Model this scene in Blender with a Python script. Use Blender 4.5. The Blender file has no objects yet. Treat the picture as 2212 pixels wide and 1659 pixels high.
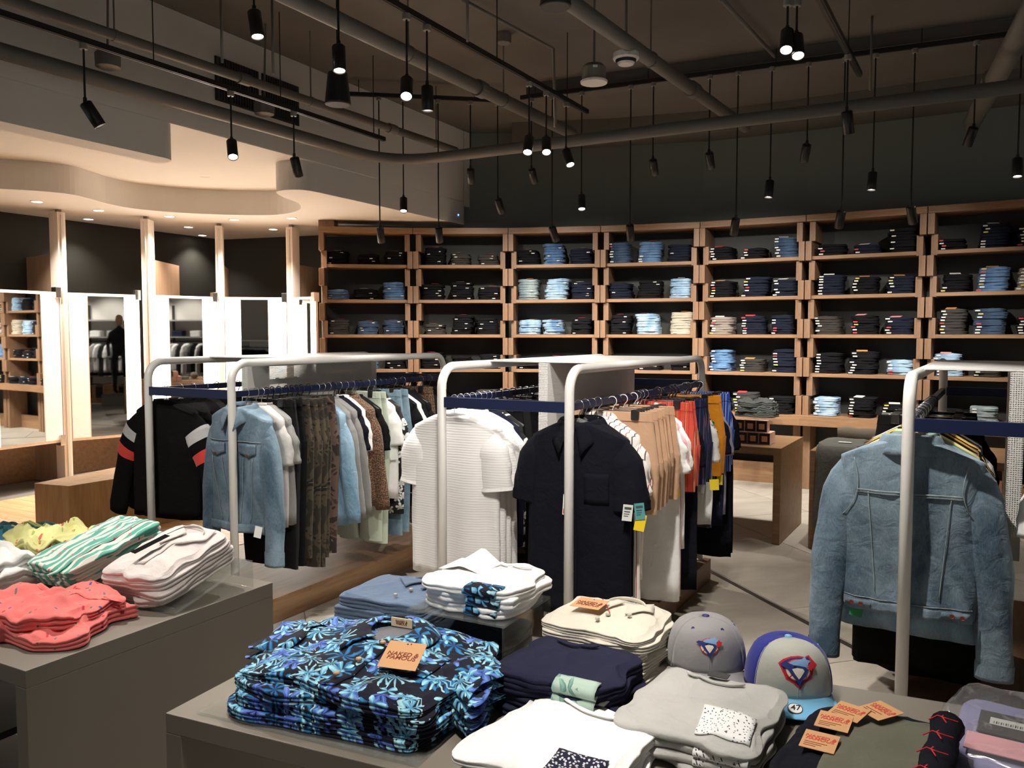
import bpy, bmesh, math, random
from mathutils import Vector, Matrix, noise, Euler
random.seed(7)
SC = bpy.context.scene
COL = SC.collection
PI = math.pi
R = math.radians

# ---------------------------------------------------------------- camera, world, exposure
F_PX, EYE, PITCH = 1790.0, 1.6, R(3.42)
cam_d = bpy.data.cameras.new('camera')
cam_d.sensor_width = 36.0
cam_d.lens = 36.0 * F_PX / 2212.0
cam_d.clip_start = 0.05
cam = bpy.data.objects.new('camera', cam_d)
cam.location = (0, 0, EYE)
cam.rotation_euler = (PI / 2 - PITCH, 0, 0)
COL.objects.link(cam)
SC.camera = cam
world = bpy.data.worlds.new('world')
SC.world = world
world.use_nodes = True
world.node_tree.nodes['Background'].inputs[0].default_value = (1.0, 0.96, 0.91, 1)
world.node_tree.nodes['Background'].inputs[1].default_value = 0.30
SC.view_settings.view_transform = 'Standard'
SC.view_settings.look = 'None'
SC.view_settings.gamma = 1.0
SC.view_settings.use_curve_mapping = False
SC.view_settings.exposure = 0.0
LIGHT = 2.5            # one scale for every lamp's power


def at(u, v, z):       # where the photograph's point (u, v) lies if it is at height z
    c, s = math.cos(PITCH), math.sin(PITCH)
    a, b = (u - 1106.0) / F_PX, -(v - 829.5) / F_PX
    d = Vector((a, c + b * s, -s + b * c))
    return Vector((0, 0, EYE)) + d * ((z - EYE) / d.z)


# ---------------------------------------------------------------- materials
MATS = {}


class NT:
    """small helper to write node trees"""
    def __init__(self, name):
        self.m = bpy.data.materials.new(name)
        self.m.use_nodes = True
        self.t = self.m.node_tree
        self.b = self.t.nodes['Principled BSDF']
        self._co = None

    def n(self, typ, **kw):
        nd = self.t.nodes.new(typ)
        for k, v in kw.items():
            setattr(nd, k, v)
        return nd

    def put(self, sock, val):
        if isinstance(val, bpy.types.NodeSocket):
            self.t.links.new(val, sock)
        elif isinstance(val, (tuple, list)) and len(val) == 3 and sock.type == 'RGBA':
            sock.default_value = (*val, 1)
        else:
            sock.default_value = val

    def math(self, op, a, b=0.0, c=0.0, clamp=False):
        nd = self.n('ShaderNodeMath', operation=op, use_clamp=clamp)
        for i, x in enumerate((a, b, c)):
            if x is not None:
                self.put(nd.inputs[i], x)
        return nd.outputs[0]

    def vmath(self, op, a, b=None):
        nd = self.n('ShaderNodeVectorMath', operation=op)
        self.put(nd.inputs[0], a)
        if b is not None:
            self.put(nd.inputs[3 if op == 'SCALE' else 1], b)
        return nd.outputs['Value' if op in ('LENGTH', 'DOT_PRODUCT') else 0]

    def mix(self, f, a, b):
        nd = self.n('ShaderNodeMix', data_type='RGBA')
        self.put(nd.inputs[0], f)
        self.put(nd.inputs[6], a)
        self.put(nd.inputs[7], b)
        return nd.outputs[2]

    def obj(self):
        return self.n('ShaderNodeTexCoord').outputs['Object']

    def uv(self):
        return self.n('ShaderNodeTexCoord').outputs['UV']

    def noise(self, co, scale, detail=3, rough=0.55, dist=0.0, dim='3D'):
        nd = self.n('ShaderNodeTexNoise', noise_dimensions=dim)
        self.put(nd.inputs['Vector'], co)
        nd.inputs['Scale'].default_value = scale
        nd.inputs['Detail'].default_value = detail
        nd.inputs['Roughness'].default_value = rough
        nd.inputs['Distortion'].default_value = dist
        return nd.outputs[0]

    def vor(self, co, scale, feature='F1', dim='2D', rnd=1.0):
        nd = self.n('ShaderNodeTexVoronoi', voronoi_dimensions=dim, feature=feature)
        self.put(nd.inputs['Vector'], co)
        nd.inputs['Scale'].default_value = scale
        nd.inputs['Randomness'].default_value = rnd
        return nd

    def ramp(self, f, stops, interp='LINEAR'):
        nd = self.n('ShaderNodeValToRGB')
        nd.color_ramp.interpolation = interp
        e = nd.color_ramp.elements
        while len(e) < len(stops):
            e.new(0.5)
        for i, (p, c) in enumerate(stops):
            e[i].position = p
            e[i].color = (*c, 1) if len(c) == 3 else c
        self.put(nd.inputs[0], f)
        return nd.outputs[0]

    def scale(self, co, v):
        nd = self.n('ShaderNodeMapping')
        self.put(nd.inputs[0], co)
        nd.inputs['Scale'].default_value = v
        return nd.outputs[0]

    def sep(self, co):
        nd = self.n('ShaderNodeSeparateXYZ')
        self.put(nd.inputs[0], co)
        return nd.outputs

    def bump(self, h, strength=0.3, dist=0.01):
        nd = self.n('ShaderNodeBump')
        nd.inputs['Strength'].default_value = strength
        nd.inputs['Distance'].default_value = dist
        self.put(nd.inputs['Height'], h)
        self.t.links.new(nd.outputs[0], self.b.inputs['Normal'])

    def out(self, color=None, rough=0.6, metal=0.0, spec=0.5, sheen=0.0):
        if color is not None:
            self.put(self.b.inputs['Base Color'], color)
        self.put(self.b.inputs['Roughness'], rough)
        self.b.inputs['Metallic'].default_value = metal
        self.b.inputs['Specular IOR Level'].default_value = spec
        if sheen:
            self.b.inputs['Sheen Weight'].default_value = sheen
        return self.m


def cached(f):
    def g(*a, **k):
        key = repr((f.__name__, a, sorted(k.items())))
        if key not in MATS:
            MATS[key] = f(*a, **k)
        return MATS[key]
    return g


def srgb(r, g, b):
    return tuple(((c / 255) / 12.92 if c / 255 <= 0.04045 else ((c / 255 + 0.055) / 1.055) ** 2.4) for c in (r, g, b))


@cached
def plain(name, col, rough=0.5, metal=0.0, var=0.06, scale=6.0, spec=0.5):
    t = NT(name)
    f = t.noise(t.obj(), scale, 4)
    lo = tuple(c * (1 - var) for c in col)
    hi = tuple(min(1, c * (1 + var)) for c in col)
    return t.out(t.mix(f, lo, hi), rough, metal, spec)


@cached
def cloth(name, col, weave=700.0, var=0.10, wr=0.5, sheen=0.15, rough=0.9):
    """plain woven or knitted cloth: faint mottling, fine weave relief, soft wrinkles"""
    t = NT(name)
    co = t.obj()
    f = t.noise(co, 9.0, 4)
    w = t.noise(co, weave, 1)
    k = t.noise(co, 14.0, 3, 0.5, 0.6)
    c = t.mix(f, tuple(x * (1 - var) for x in col), tuple(min(1, x * (1 + var)) for x in col))
    k2 = t.noise(co, 45.0, 2, 0.5, 0.4)
    h = t.math('MULTIPLY_ADD', w, 0.05, t.math('MULTIPLY_ADD', k2, 0.25, k))
    t.bump(h, 0.6 * wr, 0.02)
    return t.out(c, rough, 0, 0.2 if max(col) > 0.1 else 0.1, sheen if max(col) > 0.1 else 0.0)


@cached
def wood(name, a, b, axis='X', scale=1.0, rough=0.45):
    t = NT(name)
    sc = {'X': (1.2, 14, 14), 'Y': (14, 1.2, 14), 'Z': (14, 14, 1.2)}[axis]
    co = t.scale(t.obj(), tuple(s * scale for s in sc))
    f = t.noise(co, 2.0, 6, 0.6, 0.4)
    g = t.noise(co, 9.0, 3, 0.6)
    f2 = t.math('MULTIPLY_ADD', g, 0.35, t.math('MULTIPLY', f, 0.75))
    c = t.ramp(f2, [(0.3, a), (0.72, b)])
    t.bump(g, 0.08, 0.003)
    return t.out(c, rough, 0, 0.35)


@cached
def denim(name, base, pale, fade=0.5, z_stretch=1.0):
    """washed denim: blotchy fades, slubby vertical yarn"""
    t = NT(name)
    co = t.obj()
    f = t.noise(t.scale(co, (5, 5, 2.2 * z_stretch)), 1.0, 4, 0.55, 0.5)
    y = t.noise(t.scale(co, (420, 420, 60)), 1.0, 2)
    k = t.noise(co, 16.0, 4, 0.55, 0.8)
    m = t.math('MULTIPLY_ADD', y, 0.22, t.math('MULTIPLY', f, 0.95))
    c = t.ramp(m, [(0.44, base), (0.70, pale)])
    t.bump(t.math('MULTIPLY_ADD', y, 0.06, k), 0.4, 0.02)
    return t.out(c, 0.9, 0, 0.2, 0.1)


@cached
def stripes(name, cols, period, axis='U', width=None, dots=None):
    """stripes along one uv axis; cols = list of (position, colour) over one period"""
    t = NT(name)
    uv = t.sep(t.uv())
    x = uv[0] if axis == 'U' else uv[1]
    w = t.noise(t.obj(), 30, 2)
    x = t.math('ADD', t.math('DIVIDE', x, period), t.math('MULTIPLY', w, 0.03))
    f = t.math('FRACT', x)
    c = t.ramp(f, cols, 'CONSTANT')
    if dots:
        v = t.vor(t.uv(), 1 / dots[0])
        m = t.math('LESS_THAN', v.outputs['Distance'], dots[1])
        c = t.mix(m, c, dots[2])
    k = t.noise(t.obj(), 14.0, 3, 0.5, 0.6)
    t.bump(k, 0.2, 0.02)
    return t.out(c, 0.88, 0, 0.2, 0.1)


@cached
def dotted(name, base, marks):
    """a plain ground with scattered small printed marks: (cell size, radius, colour)"""
    t = NT(name)
    uv = t.uv()
    f = t.noise(t.obj(), 9.0, 4)
    c = t.mix(f, tuple(x * 0.93 for x in base), base)
    for i, (cell, r, col) in enumerate(marks):
        co = t.vmath('ADD', uv, (0.37 * i, 0.71 * i, 0))
        v = t.vor(co, 1 / cell)
        c = t.mix(t.math('LESS_THAN', v.outputs['Distance'], r), c, col)
    k = t.noise(t.obj(), 12.0, 3, 0.5, 0.6)
    t.bump(k, 0.25, 0.02)
    return t.out(c, 0.88, 0, 0.2, 0.1)


@cached
def leafprint(name, ground, layers):
    """printed foliage: each layer = (cell, radius, petals, sharpness, inner colour, outer colour, offset)"""
    t = NT(name)
    uv = t.uv()
    w = t.noise(t.scale(uv, (1, 1, 1)), 22, 2, dim='2D')
    col = None
    cur = ground
    for (cell, rad, pet, sharp, ca, cb, off, keep) in layers:
        co = t.vmath('ADD', uv, (off, off * 0.63, 0))
        co = t.vmath('SCALE', co, 1.0 / cell)
        v = t.vor(co, 1.0)
        loc = t.vmath('SUBTRACT', co, v.outputs['Position'])
        x, y, _ = t.sep(loc)
        rnd = t.sep(v.outputs['Color'])
        r = t.math('SQRT', t.math('ADD', t.math('MULTIPLY', x, x), t.math('MULTIPLY', y, y)))
        th = t.math('ADD', t.math('ARCTAN2', y, x), t.math('MULTIPLY', rnd[0], 6.283))
        th = t.math('ADD', th, t.math('MULTIPLY', t.math('SUBTRACT', w, 0.5), 0.9))
        ph = t.math('MULTIPLY', th, pet / 2.0)
        cs = t.math('ABSOLUTE', t.math('COSINE', ph))
        # petal outline: pointed, widest at its middle
        edge = t.math('MULTIPLY', t.math('POWER', cs, sharp), rad)
        m = t.math('LESS_THAN', r, edge)
        m = t.math('MULTIPLY', m, t.math('GREATER_THAN', rnd[1], 1 - keep))
        g = t.math('DIVIDE', r, rad)
        g2 = t.math('MULTIPLY_ADD', t.math('POWER', cs, 14.0), 0.55, t.math('MULTIPLY', g, 0.55))
        pc = t.mix(g2, ca, cb)
        cur = t.mix(m, cur, pc)
    k = t.noise(t.obj(), 14.0, 3, 0.5, 0.6)
    t.bump(k, 0.25, 0.02)
    return t.out(cur, 0.85, 0, 0.25, 0.1)


@cached
def blotchy(name, cols, scale=9.0, stretch=(1, 1, 1)):
    """camouflage and mottled prints"""
    t = NT(name)
    f = t.noise(t.scale(t.obj(), stretch), scale, 3, 0.5, 0.8)
    stops = [(0.32 + 0.36 * i / max(1, len(cols) - 1), c) for i, c in enumerate(cols)]
    c = t.ramp(f, stops, 'CONSTANT')
    return t.out(c, 0.9, 0, 0.2, 0.1)


@cached
def spotted(name, ground, ring, centre, scale=60.0):
    t = NT(name)
    v = t.vor(t.obj(), scale, dim='3D')
    c = t.ramp(v.outputs['Distance'], [(0.0, centre), (0.30, ring), (0.52, ground)], 'CONSTANT')
    return t.out(c, 0.9, 0, 0.2, 0.1)


@cached
def glow(name, col, strength):
    t = NT(name)
    t.b.inputs['Base Color'].default_value = (0.8, 0.8, 0.8, 1)
    t.b.inputs['Emission Color'].default_value = (*col, 1)
    t.b.inputs['Emission Strength'].default_value = strength
    t.b.inputs['Roughness'].default_value = 0.4
    return t.m


@cached
def clear(name, tint=(1, 1, 1), alpha=0.18, rough=0.03):
    """thin clear plastic: mostly see-through, glossy at grazing angles"""
    t = NT(name)
    t.t.nodes.remove(t.b)
    tr = t.n('ShaderNodeBsdfTransparent')
    tr.inputs[0].default_value = (*tint, 1)
    gl = t.n('ShaderNodeBsdfGlossy')
    gl.inputs['Roughness'].default_value = rough
    gl.inputs[0].default_value = (1, 1, 1, 1)
    df = t.n('ShaderNodeBsdfDiffuse')
    df.inputs[0].default_value = (0.8, 0.8, 0.8, 1)
    lw = t.n('ShaderNodeLayerWeight')
    fc = t.math('POWER', lw.outputs['Facing'], 4.0)
    fo = t.math('MULTIPLY_ADD', fc, 0.55, 0.035)
    m1 = t.n('ShaderNodeMixShader')
    m1.inputs[0].default_value = alpha
    t.t.links.new(tr.outputs[0], m1.inputs[1])
    t.t.links.new(df.outputs[0], m1.inputs[2])
    m2 = t.n('ShaderNodeMixShader')
    t.t.links.new(fo, m2.inputs[0])
    t.t.links.new(m1.outputs[0], m2.inputs[1])
    t.t.links.new(gl.outputs[0], m2.inputs[2])
    t.t.links.new(m2.outputs[0], t.t.nodes['Material Output'].inputs[0])
    return t.m


@cached
def perforated(name, col, pitch=0.008, hole=0.31):
    """sheet metal with a grid of small round holes"""
    t = NT(name)
    t.out(col, 0.4, 0.0, 0.5)
    x, y, z = t.sep(t.obj())
    def cellc(a):
        return t.math('SUBTRACT', t.math('FRACT', t.math('DIVIDE', a, pitch)), 0.5)
    a, b = cellc(t.math('ADD', x, y)), cellc(z)
    r = t.math('SQRT', t.math('ADD', t.math('MULTIPLY', a, a), t.math('MULTIPLY', b, b)))
    m = t.math('LESS_THAN', r, hole)
    tr = t.n('ShaderNodeBsdfTransparent')
    mx = t.n('ShaderNodeMixShader')
    t.put(mx.inputs[0], m)
    t.t.links.new(t.b.outputs[0], mx.inputs[1])
    t.t.links.new(tr.outputs[0], mx.inputs[2])
    t.t.links.new(mx.outputs[0], t.t.nodes['Material Output'].inputs[0])
    return t.m


# ---------------------------------------------------------------- mesh building
class MB:
    def __init__(self):
        self.v, self.f, self.uv, self.mi = [], [], {}, []
        self.cur = 0

    def face(self, idx):
        self.f.append(tuple(idx))
        self.mi.append(self.cur)

    def box(self, lo, hi, m=None):
        x0, y0, z0 = lo
        x1, y1, z1 = hi
        c = [(x0, y0, z0), (x1, y0, z0), (x1, y1, z0), (x0, y1, z0), (x0, y0, z1), (x1, y0, z1), (x1, y1, z1), (x0, y1, z1)]
        k = len(self.v)
        self.v += [tuple(m @ Vector(p)) if m else p for p in c]
        for q in ((0, 3, 2, 1), (4, 5, 6, 7), (0, 1, 5, 4), (1, 2, 6, 5), (2, 3, 7, 6), (3, 0, 4, 7)):
            self.face(k + i for i in q)
        return self

    def cbox(self, c, s, m=None):
        return self.box([c[i] - s[i] / 2 for i in range(3)], [c[i] + s[i] / 2 for i in range(3)], m)

    def prism(self, poly, z0, z1):
        k, n = len(self.v), len(poly)
        self.v += [(x, y, z0) for x, y in poly] + [(x, y, z1) for x, y in poly]
        for i in range(n):
            j = (i + 1) % n
            self.face((k + i, k + j, k + n + j, k + n + i))
        self.face(k + i for i in reversed(range(n)))
        self.face(k + n + i for i in range(n))
        return self

    def ring_grid(self, rings, closed=True, cap0=False, cap1=False, uvf=None):
        """rings: lists of equally many points; joins neighbours with quads"""
        k, n = len(self.v), len(rings[0])
        for r in rings:
            self.v += [tuple(p) for p in r]
        for a in range(len(rings) - 1):
            for i in range(n if closed else n - 1):
                j = (i + 1) % n
                self.face((k + a * n + i, k + a * n + j, k + (a + 1) * n + j, k + (a + 1) * n + i))
        if cap0:
            self.face(k + i for i in reversed(range(n)))
        if cap1:
            self.face(k + (len(rings) - 1) * n + i for i in range(n))
        return k

    def tube(self, path, r, seg=8, caps=True, up=(0, 0, 1)):
        path = [Vector(p) for p in path]
        rings = []
        t0 = (path[1] - path[0]).normalized()
        u = Vector(up)
        if abs(t0.dot(u)) > 0.95:
            u = Vector((1, 0, 0))
        nrm = (u - t0 * u.dot(t0)).normalized()
        for i, p in enumerate(path):
            if i == 0:
                t = t0
            elif i == len(path) - 1:
                t = (path[i] - path[i - 1]).normalized()
            else:
                t = ((path[i + 1] - path[i]).normalized() + (path[i] - path[i - 1]).normalized())
                t = t.normalized() if t.length > 1e-6 else t0
            nrm = (nrm - t * nrm.dot(t))
            nrm = nrm.normalized() if nrm.length > 1e-6 else Vector((1, 0, 0))
            b = t.cross(nrm)
            rr = r[i] if isinstance(r, (list, tuple)) else r
            rings.append([p + (nrm * math.cos(2 * PI * k / seg) + b * math.sin(2 * PI * k / seg)) * rr for k in range(seg)])
        self.ring_grid(rings, True, caps, caps)
        return self

    def lathe(self, prof, seg=24, c=(0, 0, 0), caps=True, m=None):
        """prof: list of (radius, z)"""
        rings = []
        for r, z in prof:
            ring = [Vector((c[0] + r * math.cos(2 * PI * i / seg), c[1] + r * math.sin(2 * PI * i / seg), c[2] + z)) for i in range(seg)]
            rings.append([m @ p for p in ring] if m else ring)
        self.ring_grid(rings, True, caps, caps)
        return self

    def sheet(self, nx, ny, fn, thick=0.0):
        """grid surface fn(s,t)->(x,y,z), s,t in 0..1, with uv (s,t) scaled by fn's third return if any"""
        k = len(self.v)
        for j in range(ny + 1):
            for i in range(nx + 1):
                self.v.append(tuple(fn(i / nx, j / ny)))
        w = nx + 1
        for j in range(ny):
            for i in range(nx):
                self.face((k + j * w + i, k + j * w + i + 1, k + (j + 1) * w + i + 1, k + (j + 1) * w + i))
        return k

    def mesh(self, name, smooth=False, uvfn=None, bevel=0.0, mats=()):
        me = bpy.data.meshes.new(name)
        me.from_pydata([tuple(p) for p in self.v], [], self.f)
        for i, p in enumerate(me.polygons):
            p.material_index = self.mi[i]
        if bevel:
            bm = bmesh.new()
            bm.from_mesh(me)
            bmesh.ops.recalc_face_normals(bm, faces=bm.faces)
            ed = [e for e in bm.edges if len(e.link_faces) == 2 and e.calc_face_angle(0) > 0.6]
            bmesh.ops.bevel(bm, geom=ed, offset=bevel, segments=2, affect='EDGES', profile=0.6)
            bm.to_mesh(me)
            bm.free()
        if uvfn:
            lay = me.uv_layers.new(name='UVMap')
            for lp in me.loops:
                lay.data[lp.index].uv = uvfn(me.vertices[lp.vertex_index].co)
        if smooth:
            me.polygons.foreach_set('use_smooth', [True] * len(me.polygons))
        for m in mats:
            me.materials.append(m)
        me.update()
        return me

    def build(self, name, mat, parent=None, smooth=False, uvfn=None, bevel=0.0, solid=0.0, sub=0):
        mats = mat if isinstance(mat, (list, tuple)) else (mat,)
        o = bpy.data.objects.new(name, self.mesh(name, smooth, uvfn, bevel, mats))
        COL.objects.link(o)
        if parent:
            o.parent = parent
        if solid:
            md = o.modifiers.new('thickness', 'SOLIDIFY')
            md.thickness = solid
            md.offset = 0
        if sub:
            md = o.modifiers.new('smooth', 'SUBSURF')
            md.levels = md.render_levels = sub
        return o


def place_mesh(name, me, parent=None, mat=None, loc=(0, 0, 0), rot=(0, 0, 0), scale=None):
    o = bpy.data.objects.new(name, me)
    COL.objects.link(o)
    o.parent = parent
    o.location = loc
    o.rotation_euler = rot
    if scale:
        o.scale = scale
    if mat is not None:
        o.material_slots[0].link = 'OBJECT'
        o.material_slots[0].material = mat
    return o


def tag(o, label=None, cat=None, group=None, kind=None):
    for k, v in (('label', label), ('category', cat), ('group', group), ('kind', kind)):
        if v:
            o[k] = v
    return o


def thing(name, label, cat, loc=(0, 0, 0), rz=0.0, group=None):
    o = bpy.data.objects.new(name, None)
    o.empty_display_size = 0.1
    COL.objects.link(o)
    o.location = loc
    o.rotation_euler = (0, 0, rz)
    return tag(o, label, cat, group)


def struct(o):
    o['kind'] = 'structure'
    return o


def arc(c, r, a0, a1, n):
    return [(c[0] + r * math.cos(a0 + (a1 - a0) * i / n), c[1] + r * math.sin(a0 + (a1 - a0) * i / n)) for i in range(n + 1)]


def smoothline(pts, n=6):
    """Catmull-Rom through pts"""
    pts = [Vector(p) for p in pts]
    ext = [pts[0] * 2 - pts[1]] + pts + [pts[-1] * 2 - pts[-2]]
    out = []
    for i in range(1, len(ext) - 2):
        p0, p1, p2, p3 = ext[i - 1], ext[i], ext[i + 1], ext[i + 2]
        for k in range(n):
            t = k / n
            out.append(0.5 * ((2 * p1) + (p2 - p0) * t + (2 * p0 - 5 * p1 + 4 * p2 - p3) * t * t + (3 * p1 - p0 - 3 * p2 + p3) * t ** 3))
    out.append(pts[-1])
    return out


ORD = ['first', 'second', 'third', 'fourth', 'fifth', 'sixth', 'seventh', 'eighth', 'ninth', 'tenth', 'eleventh', 'twelfth',
       'thirteenth', 'fourteenth', 'fifteenth', 'sixteenth', 'seventeenth', 'eighteenth', 'nineteenth', 'twentieth', 'twenty-first', 'twenty-second', 'twenty-third', 'twenty-fourth', 'twenty-fifth', 'twenty-sixth']
GRID = R(29)          # the shop floor's own grid is turned by this from the view
E_ = Vector((math.sin(GRID), math.cos(GRID), 0))
P_ = Vector((math.cos(GRID), -math.sin(GRID), 0))
# ---------------------------------------------------------------- shared colours
OAK = wood('oak', srgb(118, 90, 66), srgb(158, 123, 92), 'X', 1.0)
OAKZ = wood('oak_upright', srgb(112, 86, 66), srgb(148, 116, 90), 'Z', 1.0)
OAKY = wood('oak_lengthwise', srgb(150, 108, 66), srgb(205, 160, 108), 'Y', 1.0)
BLACK = plain('black_metal', (0.012, 0.012, 0.012), 0.35, 0.0, 0.1)
WHITEM = plain('white_enamel', (0.80, 0.79, 0.77), 0.3, 0.0, 0.02)
NAVYM = plain('navy_enamel', srgb(22, 32, 66), 0.35, 0.0, 0.05)
PIPE = plain('grey_painted_pipe', (0.15, 0.142, 0.13), 0.5, 0.0, 0.1)
CEIL = plain('dark_ceiling_paint', (0.12, 0.112, 0.102), 0.85, 0.0, 0.25, 1.5)
DARKWALL = plain('dark_green_wall_paint', (0.175, 0.205, 0.195), 0.7, 0.0, 0.06, 2.0)
PLASTER = plain('white_plaster', (0.74, 0.72, 0.69), 0.8, 0.0, 0.02, 2.0)
CREAM = wood('pale_cream_laminate', srgb(226, 212, 202), srgb(236, 224, 214), 'Z', 1.0)
MIRROR = NT('mirror_glass').out((0.86, 0.87, 0.85), 0.02, 1.0)
GREYLAM = plain('warm_grey_laminate', srgb(122, 115, 105), 0.5, 0.0, 0.03, 3.0)
CHROME = NT('bright_metal').out((0.75, 0.75, 0.75), 0.2, 1.0)
LENS = glow('lit_lens', (1.0, 0.90, 0.76), 60.0)
WARM = (1.0, 0.86, 0.70)
SPOTC = (1.0, 0.93, 0.84)

# ---------------------------------------------------------------- floor
fl = MB()
fl.box((-9, -5, -0.12), (9, 13, -0.006))
floor = struct(fl.build('floor', plain('grey_grout', (0.20, 0.19, 0.175), 0.8)))
def tilemat():
    t = NT('grey_stone_tile')
    co = t.obj()
    info = t.n('ShaderNodeObjectInfo').outputs['Random']
    f = t.noise(t.scale(co, (1, 2.4, 1)), 2.2, 5, 0.6, 0.8)
    g = t.noise(co, 60, 3)
    m = t.math('MULTIPLY_ADD', g, 0.15, t.math('MULTIPLY_ADD', info, 0.22, t.math('MULTIPLY', f, 0.8)))
    c = t.ramp(m, [(0.3, srgb(138, 131, 121)), (0.8, srgb(172, 165, 154))])
    return t.out(c, t.math('MULTIPLY_ADD', f, 0.2, 0.35), 0, 0.4)
TILE = tilemat()
TA = R(16.5)
tdx, tdy = Vector((math.cos(TA), math.sin(TA), 0)), Vector((-math.sin(TA), math.cos(TA), 0))
tm = MB().box((-0.447, -0.747, -0.012), (0.447, 0.747, 0.0)).mesh('tile', mats=(TILE,))
t0 = Vector((1.36, 5.459, 0))
n_t = 0
for i in range(-9, 9):
    for j in range(-5, 6):
        c = t0 + tdx * (0.9 * i + 0.48) + tdy * (1.5 * j + (0.75 if i % 2 else 0))
        if not (-6.5 < c.x < 7.0 and -0.6 < c.y < 11.5):
            continue
        if c.x - 0.55 * (c.y - 5) < -2.75 - 0.9:
            continue
        place_mesh('floor_tile', tm, floor, None, c, (0, 0, TA))
st = MB()
st.box((-0.018, -6.0, -0.006), (0.018, 4.6, 0.0012))
o = st.build('inlay_strip', plain('dark_bronze_inlay', (0.05, 0.045, 0.04), 0.4, 0.5), floor)
o.location = t0 - tdx * 0.0
o.rotation_euler = (0, 0, TA)
# fitting-room planks
PLANK = wood('pale_oak_plank', srgb(186, 146, 104), srgb(228, 194, 152), 'X', 0.7, 0.4)
pm = {L: MB().box((-L, -0.068, -0.01), (0, 0.068, 0.003)).mesh('plank', mats=(PLANK,)) for L in (0.5, 0.95, 1.398)}
for j in range(-22, 42):
    c = Vector((-2.75, 5.0, 0)) + E_ * (0.139 * j)
    c, k = c - P_ * 0.0, 0
    x = 0.0
    for L in ((0.5, 1.398, 1.398), (1.398, 1.398, 0.5), (0.95, 1.398, 0.95))[j % 3]:
        q = c - P_ * x
        place_mesh('floor_plank', pm[L], floor, None, q, (0, 0, -GRID))
        x += L + 0.003

# ---------------------------------------------------------------- ceiling, walls, bulkhead
CZ = 4.0
struct(MB().box((-9, -5, CZ), (9, 13, CZ + 0.2)).build('ceiling', CEIL))
SHELF_PTS = [Vector((-2.192, 9.45, 0)), Vector((-1.14, 9.6, 0)), Vector((-0.043, 9.6, 0)), Vector((1.0, 9.42, 0)),
             Vector((2.043, 9.08, 0)), Vector((3.01, 8.56, 0)), Vector((3.964, 7.98, 0)), Vector((4.88, 7.40, 0))]
wp = [(-2.45, 11.0), (-2.28, 9.95)] + [(p.x + 0.10 * i / 3.0, p.y + 0.46) for i, p in enumerate(SHELF_PTS)][1:] + [(7.0, 6.6)]
out = [(7.2, 6.9), (7.2, 12.4), (-2.45, 12.4)]
struct(MB().prism(wp + out, 0, CZ).build('wall_back', DARKWALL))
wl = [(-6.9, 6.29), (-5.425, 8.873), (-3.986, 11.48), (-2.47, 10.96), (-2.47, 12.4), (-7.6, 12.4), (-7.6, 6.29)]
struct(MB().prism(wl, 0, 3.0).build('wall_left', plain('black_green_wall_paint', (0.022, 0.024, 0.021), 0.6, 0.0, 0.06, 2.0)))
# wooden lining of the fitting rooms' lower back wall
lin = MB()
for a, b in ((Vector((-5.6, 8.55, 0)), Vector((-3.98, 11.40, 0))), (Vector((-3.98, 11.40, 0)), Vector((-2.5, 10.88, 0)))):
    d = (b - a).normalized()
    n = Vector((d.y, -d.x, 0))
    k = [a, b, b + n * 0.03, a + n * 0.03]
    lin.prism([(p.x, p.y) for p in k], 0.0, 1.05)
struct(lin.build('trim_1', OAK))

# bulkhead over the fitting rooms
eb = Vector((0.4697, 0.8829, 0))
nb = Vector((-0.8829, 0.4697, 0))
b0 = Vector((-2.53, 6.26, 0))
def bl(s, n=0.0):
    p = b0 + eb * s + nb * n
    return (p.x, p.y)
s_end = 4.16
bulk = MB().prism([bl(-3.4), bl(s_end), bl(s_end, 0.12), bl(-3.4, 0.12)], 3.17, CZ)
bulk = struct(bulk.build('wall_bulkhead', PLASTER))
# middle soffit
struct(MB().prism([bl(-3.4, 0.004), bl(s_end - 0.3, 0.004), (-0.6, 12.3), (-7.4, 12.3), (-7.4, 5.0)], 3.166, 3.24).build('ceiling_soffit', PLASTER))
# left hanging fascia with a rounded end
fa = [bl(-3.4, 0.0), bl(-0.06, 0.0)] + [bl(-0.06 + 0.11 * math.sin(a), 0.11 - 0.11 * math.cos(a)) for a in (0.3, 0.6, 0.9, 1.2, 1.5)] + [bl(0.05, 0.22), bl(-3.4, 0.22)]
struct(MB().prism(fa, 2.9, 3.1655).build('trim_2', PLASTER, smooth=False))
# lower ceiling: its edge waves from the left round to the bulkhead's own line
wave = [(-6.2, 6.72), (-5.4, 7.05), (-4.75, 7.42), (-4.32, 7.60), (-4.10, 7.78), (-4.05, 8.05), (-4.02, 8.38), (-3.88, 8.70), (-3.5, 8.98), (-3.0, 9.12),
        (-2.55, 9.10), (-2.24, 8.78), (-2.12, 8.34), (-2.17, 7.95), (-2.16, 7.68), (-2.04, 7.56), (-1.88, 7.56), (-1.78, 7.68)]
wv = smoothline([Vector((x, y, 0)) for x, y in wave], 5)
poly = [(p.x, p.y) for p in wv] + [bl(s_end), (-0.52, 12.3), (-7.4, 12.3), (-7.4, 6.3)]
low = struct(MB().prism(poly, 2.9, 3.1655).build('ceiling_lower', PLASTER))
# dropped end of the bulkhead above the shelves
struct(MB().prism([bl(s_end + 0.02), bl(s_end + 0.36), bl(s_end + 0.36, 0.1), bl(s_end + 0.02, 0.1)], 3.12, CZ).build('trim_3', PLASTER))
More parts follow.
